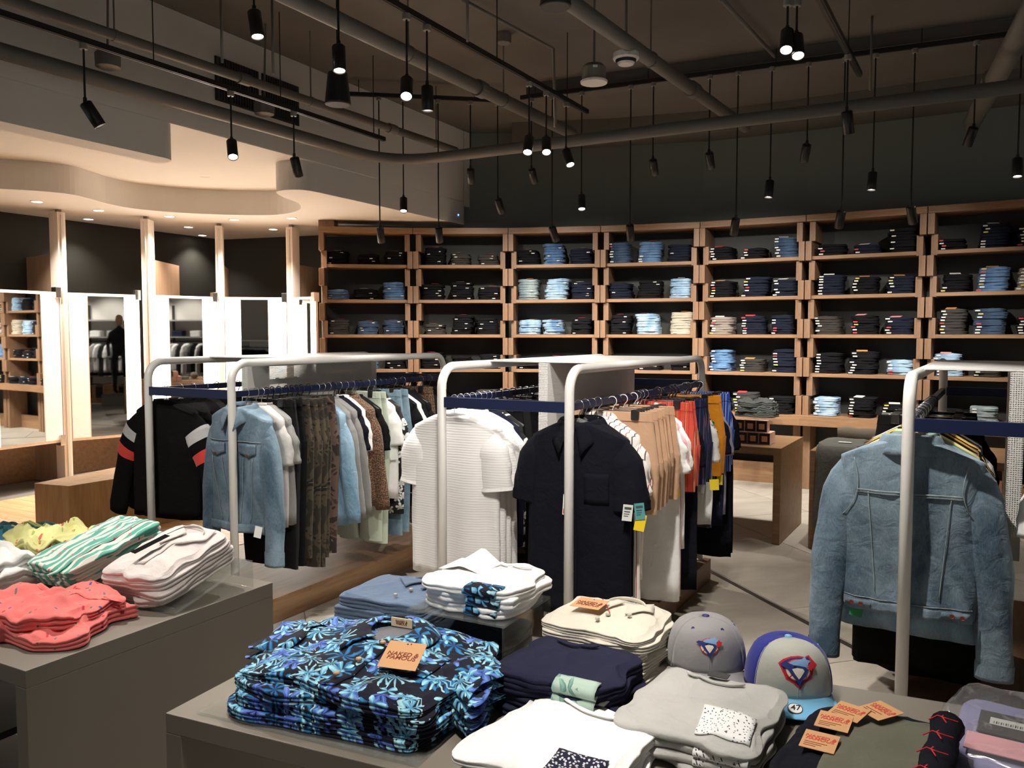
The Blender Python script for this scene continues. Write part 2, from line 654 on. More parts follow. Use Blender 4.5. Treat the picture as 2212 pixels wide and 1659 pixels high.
# beam along the shelf wall and shallow beam over the far track
struct(MB().prism([(0.0, 9.55), (1.1, 9.38), (2.15, 9.05), (3.1, 8.52), (4.05, 7.95), (6.9, 6.3), (6.9, 6.7), (4.2, 8.5), (2.3, 9.5), (0, 10.0)], 3.78, CZ - 0.001).build('trim_4', CEIL))
def bar(a, b, w, z0, z1):
    a, b = Vector(a).to_2d(), Vector(b).to_2d()
    d = (b - a).normalized()
    n = Vector((-d.y, d.x)) * (w / 2)
    return MB().prism([tuple(a - n), tuple(b - n), tuple(b + n), tuple(a + n)], z0, z1)
struct(bar((0.2, 8.25), (4.4, 6.3), 0.30, 3.90, CZ - 0.001).build('trim_5', CEIL))

# ventilation grilles let into the bulkhead
GRILLE = plain('dark_grille', (0.03, 0.03, 0.028), 0.5)
for q, (s0, s1) in enumerate(((0.42, 0.88), (0.92, 1.36))):
    t = thing('air_grille', ['black slatted air grille on the bulkhead, nearer of the pair', 'black slatted air grille on the bulkhead, farther of the pair'][q], 'grille', (*bl(s0), 0), math.atan2(eb.y, eb.x), 'air grilles')
    L = s1 - s0
    MB().box((0, -0.012, 3.44), (L, 0.0, 3.78)).build('grille_backing', GRILLE, t)
    sl = MB().box((0, -0.03, 3.45), (0.008, -0.012, 3.77)).mesh('slat', mats=(plain('slat_grey', (0.06, 0.058, 0.054), 0.5),))
    for i in range(int(L / 0.028)):
        place_mesh('slat', sl, t, None, (0.01 + i * 0.028, 0, 0))

# walls closing the room behind the camera and to the right
struct(MB().box((6.6, -4.6, 0), (6.8, 6.9, CZ)).build('wall_right', plain('pale_wall_paint', (0.55, 0.53, 0.50), 0.8)))

struct(MB().box((-8.6, -4.8, 0), (-0.5, -4.6, CZ)).build('wall_front', plain('pale_wall_paint', (0.55, 0.53, 0.50), 0.8)))

# downlights in the lower ceiling
for q, (u, v) in enumerate(((80, 435), (191, 473), (213, 454), (366, 467), (407, 490), (437, 508), (506, 474), (590, 495), (630, 471), (443, 380))):
    z = 2.9 if q < 9 else 3.17
    p = at(u, v, z)
    lit = q < 9
    t = thing('downlight', f'{ORD[q]} round recessed downlight from the left in the pale lower ceiling' if lit else 'unlit round recessed downlight in the raised pale soffit', 'downlight', (p.x, p.y, z), 0, 'downlights in the pale ceiling')
    MB().lathe([(0.062, 0.001), (0.062, -0.004), (0.05, -0.006), (0.05, 0.001)], 20, caps=False).build('trim_ring', WHITEM, t)
    MB().lathe([(0.0005, -0.002), (0.05, -0.002)], 20, caps=False).build('lens', glow('downlight_lens', (1.0, 0.84, 0.66), 18.0) if lit else WHITEM, t)
    if lit:
        ld = bpy.data.lights.new('downlight_lamp', 'SPOT')
        ld.energy = (30 if q in (1, 4, 5, 7) else 100) * LIGHT
        ld.color = (1.0, 0.86, 0.73)
        ld.spot_size, ld.spot_blend, ld.shadow_soft_size = R(110), 0.8, 0.05
        lo = bpy.data.objects.new('lamp', ld)
        COL.objects.link(lo)
        lo.parent = t
        lo.location = (0, 0, -0.012)

# ---------------------------------------------------------------- fitting rooms
FIN = [Vector((-5.06, 7.95, 0)), Vector((-4.698, 8.71, 0)), Vector((-4.047, 9.217, 0)), Vector((-3.433, 9.787, 0)), Vector((-2.637, 9.909, 0)), Vector((-2.235, 9.62, 0))]
LIT = glow('lit_frosted_panel', (1.0, 0.91, 0.79), 8.5)
DIM = glow('faintly_lit_frosted_panel', (1.0, 0.88, 0.76), 0.12)
for q in range(5):
    a, b = FIN[q], FIN[q + 1]
    d = (b - a)
    L = d.length
    rz = math.atan2(d.y, d.x)
    if q == 1:
        rz += 0.12
    t = thing('mirror_door', ['fitting-room mirror door at the left edge of the picture', 'second mirror door, beside the tall cream post', 'third mirror door, reflecting pale wood', 'fourth mirror door, in the corner', 'narrow last mirror door beside the shelving'][q], 'mirror door', (a.x, a.y, 0), rz, 'mirror doors of the fitting rooms')
    x0, x1 = 0.05, L - 0.05
    MB().box((x0, 0.0, 0.47), (x1, 0.03, 2.04)).build('door_leaf', CREAM, t)
    w = x1 - x0
    ms, me_ = (x0 + 0.26 * w, x0 + 0.77 * w)
    if q == 0: ms = x0 + 0.10 * w; me_ = x0 + 0.72 * w
    if q == 3: ms = x0 + 0.26 * w; me_ = x0 + 0.70 * w
    mats = [(LIT, DIM), (DIM, LIT), (LIT, LIT), (LIT, LIT), (LIT, LIT)][q]
    MB().box((x0 + 0.005, -0.008, 0.50), (ms - 0.01, 0.0, 2.01)).build('lit_panel', mats[0], t)
    MB().box((me_ + 0.01, -0.008, 0.50), (x1 - 0.005, 0.0, 2.01)).build('lit_panel', mats[1], t)
    MB().box((ms, -0.006, 0.50), (me_, 0.0, 2.01)).build('mirror_pane', MIRROR, t)
    for z0 in (0.44, 1.98):
        MB().box((x1 - 0.05, -0.03, z0), (x1 + 0.01, 0.045, z0 + 0.11), None).build('pivot_bracket', CHROME, t, bevel=0.004)
for q in range(1, 5):
    p = FIN[q]
    back = [None, Vector((-0.82, 0.57, 0)), Vector((-0.05, 1, 0)), Vector((-0.25, 1, 0)), Vector((0.25, 1, 0))][q].normalized()
    n = Vector((-back.y, back.x, 0))
    t = thing('fitting_room_post', ['', 'tall cream post left of the second mirror door', 'tall cream post between second and third mirror doors', 'tall cream post between third and fourth mirror doors', 'tall cream post beside the last narrow mirror door'][q], 'post', (p.x, p.y, 0), 0, 'posts of the fitting rooms')
    def quad(c0, f0, f1, hw):
        k = [c0 + back * f0 - n * hw, c0 + back * f1 - n * hw, c0 + back * f1 + n * hw, c0 + back * f0 + n * hw]
        return [(v.x, v.y) for v in k]
    O = Vector((0, 0, 0))
    MB().prism(quad(O, -0.015, 0.16, 0.042), 0, 2.87).build('post_body', CREAM, t, bevel=0.004)
    MB().prism(quad(O, -0.03, -0.015, 0.012), 0.02, 2.84).build('edge_groove', plain('pale_metal', (0.6, 0.56, 0.5), 0.35), t)
    MB().prism(quad(O, 0.02, 0.07, 0.02), 2.87, 2.9).build('ceiling_fixing', plain('grey_fixing', (0.3, 0.27, 0.24), 0.5), t)
    MB().prism(quad(O, 0.16, 1.0 if q < 4 else 0.9, 0.02), 0.0, 2.44).build('partition', wood('partition_laminate', srgb(150, 124, 102), srgb(172, 146, 122), 'Z', 0.8), t)

# oak bench block in front of the fitting rooms
bp = [(-3.70, 6.36), (-3.37, 6.24), (-2.70, 7.35), (-3.25, 7.72)]
tag(MB().prism(bp, 0.004, 0.45).build('bench_block', wood('bench_oak', srgb(160, 122, 78), srgb(205, 168, 118), 'Z', 0.6), bevel=0.004), 'solid oak bench block in front of the fitting rooms', 'bench')
# ---------------------------------------------------------------- pipes under the ceiling
def zat(p, v):
    c, s = math.cos(PITCH), math.sin(PITCH)
    b = -(v - 829.5) / F_PX
    return EYE + p.y * (b * c - s) / (c + b * s)


def pipe(name, pts, r, label, collars=(), hangers=(), mat=PIPE, cat='pipe'):
    pts = [Vector(p) for p in pts]
    t = thing(name, label, cat, (pts[0].x, pts[0].y, pts[0].z), 0, 'pipes under the ceiling')
    o = pts[0].copy()
    MB().tube([p - o for p in pts], r, 14).build('pipe_run', mat, t, smooth=True)
    L = (pts[-1] - pts[0]).length
    d = (pts[-1] - pts[0]).normalized()
    for c in collars:
        p = d * (c * L)
        MB().tube([p - d * 0.05, p + d * 0.05], r * 1.25, 14).build('coupling', mat, t, smooth=False)
    for c in hangers:
        p = d * (c * L)
        MB().tube([p + Vector((0, 0, r)), Vector((p.x, p.y, CZ - o.z - 0.002))], 0.006, 6).build('hanger_rod', mat, t)
        MB().tube([p - d * 0.012, p + d * 0.012], r * 1.12, 14).build('clamp', mat, t)
    return t


z1 = 3.25
a, c, b = at(0, 110, z1), at(850, 352, z1), at(2212, 185, z1)
a2 = a + (a - c).normalized() * 2.5
b2 = b + (b - c).normalized() * 1.5
cor = [c + (a - c).normalized() * 0.55 * (1 - k / 6.0) ** 2 + (b - c).normalized() * 0.55 * (k / 6.0) ** 2 for k in range(7)]
pipe('water_pipe', [a2] + cor + [b2], 0.05, 'long grey pipe bending at the corner, along bulkhead and jeans wall')
for k, s_ in enumerate((0.16, 0.52)):
    p = a.lerp(c, s_)
    t = thing('junction_box', ['grey round electrical box hung at the pipe, nearer one', 'grey round electrical box hung at the pipe, farther one'][k], 'electrical box', (p.x + 0.1, p.y - 0.02, 3.3), 0, 'boxes at the pipe')
    MB().lathe([(0.05, 0.0), (0.075, 0.01), (0.078, 0.09), (0.06, 0.11)], 16).build('box_body', PIPE, t)
    MB().tube([(0, 0, 0.11), (0.02, 0.0, CZ - 3.302)], 0.008, 6).build('conduit_drop', PIPE, t)
a, b = at(50, 10, 3.45), at(985, 325, 3.45)
pipe('conduit_pipe', [a + (a - b).normalized() * 2.5, b], 0.034, 'slim grey pipe running beside the bulkhead above the black track', (0.6, 0.85), (0.45, 0.7, 0.95))
a, b = at(640, 0, 3.5), at(1235, 288, 3.5)
pipe('water_pipe', [a + (a - b).normalized() * 1.5, b], 0.052, 'thick grey pipe running into depth left of the centre track', (0.68,), (0.5, 0.75))
a, b = at(1225, 0, 3.5), at(1610, 275, 3.5)
pipe('water_pipe', [a + (a - b).normalized() * 1.5, b], 0.05, 'thick grey pipe running into depth behind the white smoke detector', (0.72,), (0.55,))
a, b = at(2205, 70, 3.52), at(2100, 265, 3.52)
pipe('drain_pipe', [a + (a - b).normalized() * 0.6, b], 0.075, 'wide grey sloping pipe at the right edge near the ceiling', (0.55,))
a, b = at(1000, 0, 3.93), at(1195, 105, 3.93)
pipe('conduit_pipe', [a, b, Vector((b.x + 0.02, b.y, 3.3))], 0.013, 'thin conduit crossing the ceiling and dropping down near the centre')
a, b = at(1560, 0, 3.93), at(1700, 150, 3.93)
pipe('conduit_pipe', [a, b], 0.016, 'thin conduit on the ceiling left of the bright twin spotlights')
a, b = at(1900, -60, 3.93), at(1995, 8, 3.9)
for k, (u, v0, v1) in enumerate(((1880, 20, 195), (1010, 0, 90), (1352, 0, 118), (590, 0, 160), (480, 55, 135))):
    p = at(u, v1, 3.45)
    z = 3.45
    pipe('hanging_rod', [Vector((p.x, p.y, CZ - 0.003)), Vector((p.x, p.y, z))], 0.009, ['thin grey rod dropping near the far right track', 'thin grey rod dropping beside the centre track', 'grey stem holding the smoke detector', 'thin grey rod dropping in front of the air grille', 'thin grey rod dropping at the left end of the air grille'][k], mat=PIPE, cat='rod')

# smoke detector, white puck speaker, black pendant speakers
p = at(1352, 130, 3.42)
t = thing('smoke_detector', 'round white smoke detector under the ceiling pipe', 'smoke detector', p)
MB().lathe([(0.05, 0.05), (0.085, 0.045), (0.088, 0.01), (0.08, 0.0)], 24).build('detector_base', WHITEM, t, smooth=False)
MB().lathe([(0.07, 0.0), (0.066, -0.018)], 24).build('sensor_gap', BLACK, t)
MB().lathe([(0.058, -0.018), (0.05, -0.03), (0.02, -0.033)], 24).build('detector_cap', WHITEM, t)
p = at(1283, 180, 3.3)
t = thing('ceiling_speaker', 'grey round speaker with white face hanging left of the smoke detector', 'speaker', p)
MB().lathe([(0.09, 0.0), (0.093, 0.012), (0.085, 0.02)], 28).build('speaker_face', WHITEM, t)
MB().lathe([(0.08, 0.02), (0.082, 0.1), (0.06, 0.125)], 28).build('speaker_can', plain('olive_grey', (0.16, 0.155, 0.13), 0.5), t)
MB().cbox((0.0, -0.082, 0.09), (0.03, 0.004, 0.015)).build('speaker_label', WHITEM, t)
MB().tube([(0, 0, 0.125), (0, 0, CZ - p.z - 0.002)], 0.008, 8).build('stem', PIPE, t)
for k, (u, v, z) in enumerate(((730, 226, 3.1), (1200, 15, 3.35))):
    p = at(u, v, z)
    t = thing('pendant_speaker', ['black bell-shaped pendant speaker below the bulkhead', 'black pendant speaker at the top edge of the picture'][k], 'speaker', p, 0, 'black pendant speakers')
    MB().lathe([(0.082, 0.0), (0.084, 0.01), (0.064, 0.20), (0.03, 0.215)], 28).build('speaker_body', BLACK, t, smooth=False)
    MB().lathe([(0.076, -0.003), (0.078, 0.001)], 28).build('speaker_grille', plain('dark_mesh', (0.05, 0.05, 0.05), 0.6), t)
    MB().tube([(0, 0, 0.215), (0, 0, CZ - p.z - 0.002)], 0.006, 8).build('cable', BLACK, t)
p = at(1088, 80, 3.97)
MB_ = MB().lathe([(0.055, -0.05), (0.06, -0.045), (0.06, 0.028)], 8)
tag(MB_.build('junction_box', PIPE), 'small grey octagonal box on the ceiling slab', 'electrical box').location = p
p = at(985, 462, 2.97)
q_ = bl(s_end - 0.12, -0.004)
bl_ = tag(MB().lathe([(0.0005, 0.006), (0.007, 0.004), (0.008, 0.0)], 12, m=Matrix.Rotation(PI / 2, 4, 'X')).build('indicator_light', glow('blue_led', (0.1, 0.35, 1.0), 6.0)), 'tiny blue indicator light on the bulkhead end', 'indicator light')
bl_.location = (q_[0], q_[1], 3.0)

# ---------------------------------------------------------------- tracks and spotlights
HEAD = MB().lathe([(0.0005, 0.0), (0.030, 0.0), (0.036, -0.006), (0.036, -0.146), (0.033, -0.15), (0.030, -0.146), (0.030, -0.13)], 20, caps=False).mesh('head', True, mats=(BLACK,))
LENSM = MB().lathe([(0.0005, -0.132), (0.030, -0.132)], 16, caps=False).mesh('lens', mats=(LENS,))
DARKLENS = plain('dark_lens', (0.08, 0.08, 0.08), 0.2)


def track(name, a, b, z, label):
    a, b = Vector(a), Vector(b)
    d = b - a
    t = thing(name, label, 'lighting track', (a.x, a.y, z), math.atan2(d.y, d.x), 'black lighting tracks')
    L = d.to_2d().length
    MB().box((0, -0.018, 0.0), (L, 0.018, 0.034)).build('track_rail', BLACK, t)
    MB().box((0, -0.006, -0.003), (L, 0.006, 0.0)).build('track_slot', plain('track_slot_grey', (0.03, 0.03, 0.03), 0.4), t)
    for i in range(int(L / 1.1) + 1):
        x = 0.15 + i * 1.1
        if x < L:
            MB().tube([(x, 0, 0.034), (x, 0, CZ - z - 0.002)], 0.004, 6).build('suspension_rod', BLACK, t)
    return t


def spot(p, zh, aim, label, group, power=60.0, size=44, lit=True, lamp=True, blend=0.55):
    """p: where the rod leaves its track; zh: height of the head's top; aim: direction the head points"""
    t = thing('track_spotlight', label, 'spotlight', (p.x, p.y, zh), 0, group)
    MB().tube([(0, 0, 0.0), (0, 0, p.z - zh - 0.02)], 0.0065, 8).build('rod', BLACK, t)
    MB().lathe([(0.022, -0.035), (0.024, -0.03), (0.024, -0.001)], 12, c=(0, 0, p.z - zh)).build('track_adapter', plain('adapter_grey', (0.25, 0.24, 0.22), 0.4), t)
    q = Vector(aim).normalized().to_track_quat('-Z', 'Y').to_euler()
    MB().tube([(0, 0, -0.012), (0, 0, 0.03)], 0.011, 10).build('knuckle', BLACK, t)
    h = place_mesh('lamp_head', HEAD, t, None, (0, 0, 0.0), q)
    place_mesh('lens', LENSM, h, None if lit else DARKLENS)
    if lamp:
        ld = bpy.data.lights.new('spot_lamp', 'SPOT')
        ld.energy = power * LIGHT
        ld.color = SPOTC
        ld.spot_size, ld.spot_blend, ld.shadow_soft_size = R(size), blend, 0.028
        lo = bpy.data.objects.new('lamp', ld)
        COL.objects.link(lo)
        lo.parent = h
        lo.location = (0, 0, -0.14)
    return t


def on_track(a, b, z, u):
    """point of the track line seen at picture column u"""
    k = (u - 1106.0) / F_PX
    c, s = math.cos(PITCH), math.sin(PITCH)
    off = -(z - EYE) * s            # depth = y*c + off
    a, b = Vector(a), Vector(b)
    d = b - a
    # a.x + m d.x = k*((a.y + m d.y)*c + off)
    m = (k * (a.y * c + off) - a.x) / (d.x - k * d.y * c)
    q = a + d * m
    return Vector((q.x, q.y, z))


T1 = (at(0, 35, 3.3), at(830, 305, 3.3), 3.3)
T2 = (at(825, 0, 3.45), at(1268, 246, 3.45), 3.45)
T3 = (at(1770, 0, 3.45), at(1857, 166, 3.45), 3.45)
T4 = (at(740, 206, 3.85), at(1085, 221, 3.85), 3.85)
T5 = (at(1125, 215, 3.85), at(2192, 77, 3.85), 3.85)
def ext(T, k):
    return T[0] + (T[0] - T[1]).normalized() * k
track('lighting_track', ext(T1, 3.6), T1[1], T1[2], 'black lighting track running along the white bulkhead')
track('lighting_track', ext(T2, 4.4), T2[1], T2[2], 'black lighting track running into depth at the centre')
track('lighting_track', ext(T3, 4.6), T3[1], T3[2], 'black lighting track running into depth at upper right')
track('lighting_track', T4[0], T4[1], T4[2], 'short black lighting track far back above the left jeans shelves')
track('lighting_track', T5[0], T5[1] + (T5[1] - T5[0]).normalized() * 0.9, T5[2], 'long black lighting track above the jeans wall on the right')

SH = lambda x: Vector((x, 9.4, 1.5))
rows = {
    'along the bulkhead': (T1, [
        (180, 222, (0.55, 0.25, -1.0), 40, True), (498, 305, (0.25, -0.55, -1.0), 40, True), (634, 340, (0.12, 0.5, -1.0), 40, False)]),
    'on the centre track': (T2, [
        (878, 172, (0.05, -0.7, -1.0), 75, True), (922, 186, (0.02, -0.02, -1.0), 75, True), (1143, 297, (-0.1, -0.6, -1.0), 75, True),
        (1180, 300, (0.0, -0.7, -1.0), 75, True), (1223, 325, (0.25, -0.5, -1.0), 75, True)]),
    'above the left jeans shelves': (T4, [
        (818, 492, (0.02, 0.55, -1.0), 85, False), (870, 428, (0.05, -0.45, -1.0), 40, True), (946, 492, (0.02, 0.55, -1.0), 85, False),
        (1016, 365, (0.0, 0.75, -1.0), 85, False), (1075, 430, (0.3, 0.55, -1.0), 85, False)]),
    'above the right jeans shelves': (T5, [
        (1148, 365, (0.3, 0.75, -1.0), 85, False), (1193, 490, (0.35, 0.55, -1.0), 85, False), (1257, 422, (0.0, -0.4, -1.0), 40, True),
        (1363, 486, (0.15, 0.55, -1.0), 85, False), (1412, 345, (0.3, 0.75, -1.0), 85, False), (1534, 330, (0.35, 0.75, -1.0), 85, False),
        (1595, 472, (0.0, 0.55, -1.0), 85, False), (1668, 390, (-0.12, -0.12, -1.0), 40, True), (1747, 312, (0.05, 0.75, -1.0), 85, False),
        (1826, 455, (0.05, 0.55, -1.0), 85, False), (1892, 372, (-0.1, -0.1, -1.0), 40, True), (1977, 446, (0.45, 0.55, -1.0), 85, False),
        (2110, 275, (0.0, 0.75, -1.0), 85, False), (2208, 342, (-0.1, -0.2, -1.0), 40, True)]),
}
for rn, (T, sp) in rows.items():
    for k, (u, vh, aim, pw, lit) in enumerate(sp):
        p = on_track(T[0], T[1], T[2], u)
        spot(p, zat(p, vh), aim, f'{ORD[k]} black rod-hung spotlight from the left {rn}', 'rod-hung spotlights ' + rn, pw * (1.0 if lit or 'shelves' not in rn else 0.62), 46 if lit or 'shelves' not in rn else 100, lit, blend=0.55 if lit or 'shelves' not in rn else 0.9)
# the lamps on the tracks' near ends, overhead of the tables
p = on_track(T3[0], T3[1], T3[2], 1832)
spot(p, zat(p, 240), (0.25, 0.3, -1.0), 'black spotlight hanging from the far end of the upper right track', 'spotlights on the upper right track', 70, 46)
for k, (T, s_, zh, tgt, pw, lab) in enumerate((
        (T2, 0.0, 3.12, (-0.75, 3.95, 0.6), 110, 'black spotlight hanging left of the pendant speaker'),
        (T2, 0.0, 3.15, (-0.9, 4.0, 0.6), 80, 'black spotlight at the very top of the picture, left of centre'),
        (T3, 0.0, 3.02, (0.95, 3.2, 0.6), 90, 'left one of the twin bright spotlights at upper right'),
        (T3, 0.0, 2.98, (1.35, 3.3, 0.5), 90, 'right one of the twin bright spotlights at upper right'),
        (T3, 3.5, 3.10, (-0.15, 3.95, 0.75), 115, 'black spotlight overhead, aimed at the white knit shirts'),
        (T3, 3.2, 3.12, (0.40, 3.65, 0.75), 105, 'black spotlight overhead, aimed at the navy shirt'),
        (T3, 2.6, 3.10, (1.5, 3.05, 0.95), 170, 'black spotlight overhead, aimed at the faded denim jacket'),
        (T2, 2.4, 3.12, (-1.35, 4.4, 0.75), 60, 'black spotlight overhead, aimed at the blue denim jacket'),
        (T2, 2.9, 3.12, (-2.0, 4.8, 0.75), 75, 'black spotlight overhead, aimed at the track jackets'),
        (T3, 1.8, 3.12, (-0.75, 5.1, 0.7), 120, 'black spotlight overhead, aimed at the hanging trousers'),
        (T3, 0.9, 3.34, (0.95, 4.6, 0.7), 90, 'black spotlight overhead, aimed at the bright shorts'),
        (T3, 4.2, 3.12, (0.08, 1.58, 0.8), 58, 'black spotlight overhead of the white tees'),
        (T3, 3.9, 3.12, (-0.35, 1.95, 0.8), 66, 'black spotlight overhead of the tropical print shirts'),
        (T3, 3.0, 3.12, (0.52, 1.88, 0.8), 30, 'black spotlight overhead of the caps'),
        (T3, 3.7, 3.12, (0.95, 1.62, 0.8), 42, 'black spotlight overhead of the dark jeans'),
        (T3, 2.3, 3.12, (0.10, 2.15, 0.8), 28, 'black spotlight overhead of the cream shirts'),
        (T2, 1.8, 3.12, (-1.0, 2.65, 0.8), 125, 'black spotlight overhead of the pale polo shirts'),
        (T2, 3.3, 3.12, (-1.45, 2.4, 0.8), 50, 'black spotlight overhead of the coral shorts'))):
    p = ext(T, s_)
    p = Vector((p.x, p.y, T[2]))
    if 'twin' in lab:
        p = at(1702 if 'left one' in lab else 1722, 0, 3.45)
        zh = zat(p, 68 if 'left one' in lab else 78)
    if 'pendant speaker' in lab:
        p = at(730, -20, 3.45)
        zh = zat(p, 100)
    if 'very top' in lab:
        p = at(548, -30, 3.45)
        zh = zat(p, 25)
    spot(p, zh, Vector(tgt) - Vector((p.x, p.y, zh)), lab, 'spotlights over the near tables', pw * 0.62, 48)
# ---------------------------------------------------------------- oak shelving along the back wall
SHZ = [0.77, 1.20, 1.60, 2.00, 2.40, 2.82]
UNITS = []
SHELF_D = 0.36
SEGH = 0.205
blockm = {}
def boxmesh(key, lo, hi, mat, bev=0.003):
    if key not in blockm:
        blockm[key] = MB().box(lo, hi).mesh(key[0], bevel=bev, mats=(mat,))
    return blockm[key]
BACKP = plain('shelf_back_dark', (0.045, 0.048, 0.045), 0.75, 0.0, 0.05)
for q in range(7):
    a, b = SHELF_PTS[q], SHELF_PTS[q + 1]
    d = b - a
    L = d.length
    t = thing('shelving_unit', f'oak shelving unit stacked with jeans, {ORD[q]} from the left' if q < 6 else 'oak shelving unit of jeans at the right edge of the picture', 'shelving unit', (a.x, a.y, 0), math.atan2(d.y, d.x), 'oak shelving units along the back wall')
    UNITS.append((t, L))
    x0, x1 = 0.055, L - 0.055
    for i, z in enumerate(SHZ[1:5]):
        MB().box((x0, 0.012, z - 0.036), (x1, SHELF_D, z)).build('shelf', OAK, t, bevel=0.002)
    MB().box((0.004, -0.012, SHZ[5] - 0.068), (L - 0.004, SHELF_D, SHZ[5])).build('top_board', OAK, t, bevel=0.003)
    MB().box((0.0, -0.16, SHZ[0] - 0.10), (L, SHELF_D, SHZ[0])).build('bench_board', OAK, t, bevel=0.003)
    MB().box((0.03, SHELF_D, 0.02), (L - 0.03, SHELF_D + 0.02, SHZ[5] - 0.07)).build('back_panel', BACKP, t)
    MB().box((0.10, 0.16, 0.0), (L - 0.10, 0.20, 0.22)).build('kick_board', OAK, t)
    n = int((SHZ[5] - 0.07 - SHZ[0]) / SEGH + 0.5)
    hh = (SHZ[5] - 0.07 - SHZ[0]) / n
    bm_ = boxmesh(('upright_block', q), (0, 0, 0), (0.058, SHELF_D, hh - 0.002), OAKZ)
    for k in range(n):
        for s_ in (0, 1):
            odd = (k + s_ + q) % 2
            x = (0.006 if odd else 0.034) if s_ == 0 else (L - 0.064 if odd else L - 0.092)
            place_mesh('upright_block', bm_, t, None, (x, -0.035 if odd else 0.008, SHZ[0] + k * hh))
    lb = boxmesh(('leg_block', 0), (0, 0, 0), (0.075, 0.3, SHZ[0] - 0.101), OAKZ)
    for x in (0.012, L - 0.087):
        place_mesh('leg', lb, t, None, (x, -0.02, 0))
# wooden post over the first unit's left corner
tag(MB().box((-2.20, 9.50, 2.822), (-2.02, 9.72, 2.898)).build('corner_post', OAKZ, bevel=0.003), 'short oak post between first shelving unit and pale ceiling', 'post')

# ---------------------------------------------------------------- garment racks
RZ_TOP, RZ_BAR, RW, RL = 1.47, 1.29, 0.66, 2.0
RACKS = []
PERF = perforated('perforated_white_sheet', (0.72, 0.71, 0.70))
PLINTH = wood('plinth_oak', srgb(104, 78, 56), srgb(144, 112, 82), 'Y', 0.7)
def rack(loc, ang, label, L=RL, W=RW):
    t = thing('garment_rack', label, 'clothes rack', (loc[0], loc[1], 0), -ang, 'white garment racks')
    r, bend = 0.0215, 0.10
    zc = RZ_TOP - r
    for x in (0.0, W):
        path = [(x, 0, 0.14)]
        path += [(x, bend - bend * math.cos(k * PI / 12), zc - bend + bend * math.sin(k * PI / 12)) for k in range(7)]
        path += [(x, L - bend + bend * math.sin(k * PI / 12), zc - bend + bend * math.cos(k * PI / 12)) for k in range(7)]
        path += [(x, L, 0.14)]
        MB().tube(path, r, 14).build('tube_frame', WHITEM, t, smooth=True)
        MB().box((x - 0.012, 0.02, RZ_BAR - 0.02), (x + 0.012, L - 0.02, RZ_BAR + 0.012)).build('hanging_rail', NAVYM, t, bevel=0.002)
    for y in (0.0, L):
        MB().box((0.019, y - 0.012, RZ_BAR - 0.03), (W - 0.019, y + 0.012, RZ_BAR + 0.018)).build('cross_bar', NAVYM, t, bevel=0.002)
    MB().box((0.0, 0.42, RZ_TOP - 0.008), (W, 1.62, RZ_TOP - 0.002)).build('top_plate', WHITEM, t)
    MB().box((W / 2 - 0.025, 0.40, 0.75), (W / 2 - 0.022, 1.60, RZ_TOP - 0.009)).build('perforated_panel', PERF, t)
    MB().box((W / 2 + 0.022, 0.40, 0.75), (W / 2 + 0.025, 1.60, RZ_TOP - 0.009)).build('perforated_panel', PERF, t)
    for y in (0.40, 1.60):
        MB().box((W / 2 - 0.022, y - 0.002, 0.75), (W / 2 + 0.022, y + 0.002, RZ_TOP - 0.009)).build('panel_edge', PERF, t)
    MB().box((-0.06, -0.06, 0.0), (W + 0.06, L + 0.06, 0.14)).build('plinth', PLINTH, t, bevel=0.003)
    for x in (0.0, W):
        for y in (0.0, L):
            MB().lathe([(0.03, 0.14), (0.03, 0.146), (0.022, 0.15)], 14, c=(x, y, 0)).build('foot_flange', WHITEM, t)
    RACKS.append((t, Vector((loc[0], loc[1], 0)), ang))
    return t
rack((-2.05, 4.66), GRID, 'white tube garment rack on the left, with denim jacket and camouflage trousers')
rack((-0.33, 3.88), GRID, 'white tube garment rack in the middle, with navy shirt in front')
rack((1.395, 2.90), R(30.5), 'white tube garment rack at right, with pale denim jacket in front')

# ---------------------------------------------------------------- tables
def waterfall(name, loc, ang, w, d, h, th, mat, label, left=True):
    """loc: near-left corner of the top; local x to the right, y away"""
    t = thing(name, label, 'table', (loc[0], loc[1], 0), -ang)
    MB().box((0, 0, h - th), (w, d, h)).build('tabletop', mat, t, bevel=0.002)
    MB().box((0, 0, 0.004), (th, d, h - th)).build('side_panel', mat, t, bevel=0.002)
    MB().box((w - th, 0, 0.004), (w, d, h - th)).build('side_panel', mat, t, bevel=0.002)
    return t
A1 = R(28.5)
p1 = Vector((-1.187, 1.976, 0))
w1 = 1.7
l1 = p1 - Vector((math.cos(A1), -math.sin(A1), 0)) * w1
TAB1 = waterfall('display_table', l1, A1, w1, 0.826, 0.78, 0.045, GREYLAM, 'grey waterfall display table on the left with folded shorts')
A2 = R(23.9)
TAB2 = waterfall('display_table', (-0.78, 1.817), A2, 2.05, 0.772, 0.75, 0.045, GREYLAM, 'grey waterfall display table in front with shirts and caps')
AW = R(30)
OAKT = wood('table_oak', srgb(112, 84, 58), srgb(152, 118, 84), 'X', 0.8)
ex = Vector((math.cos(AW), -math.sin(AW), 0))
c1 = Vector((2.031, 6.215, 0)) - ex * 1.3
WT1 = waterfall('wooden_table', c1, AW, 1.3, 0.85, 0.74, 0.055, OAKT, 'oak waterfall table with black candle boxes')
WT2 = waterfall('wooden_table', (2.215, 6.12), AW, 1.3, 0.85, 0.74, 0.055, OAKT, 'oak waterfall table with grey trousers, behind the right denim jacket')
# ---------------------------------------------------------------- hanging garments
# local frame: z = 0 on top of the rail, x along the shoulders, -y towards the rack's front
def nz(x, y, z):
    return noise.noise(Vector((x, y, z)))


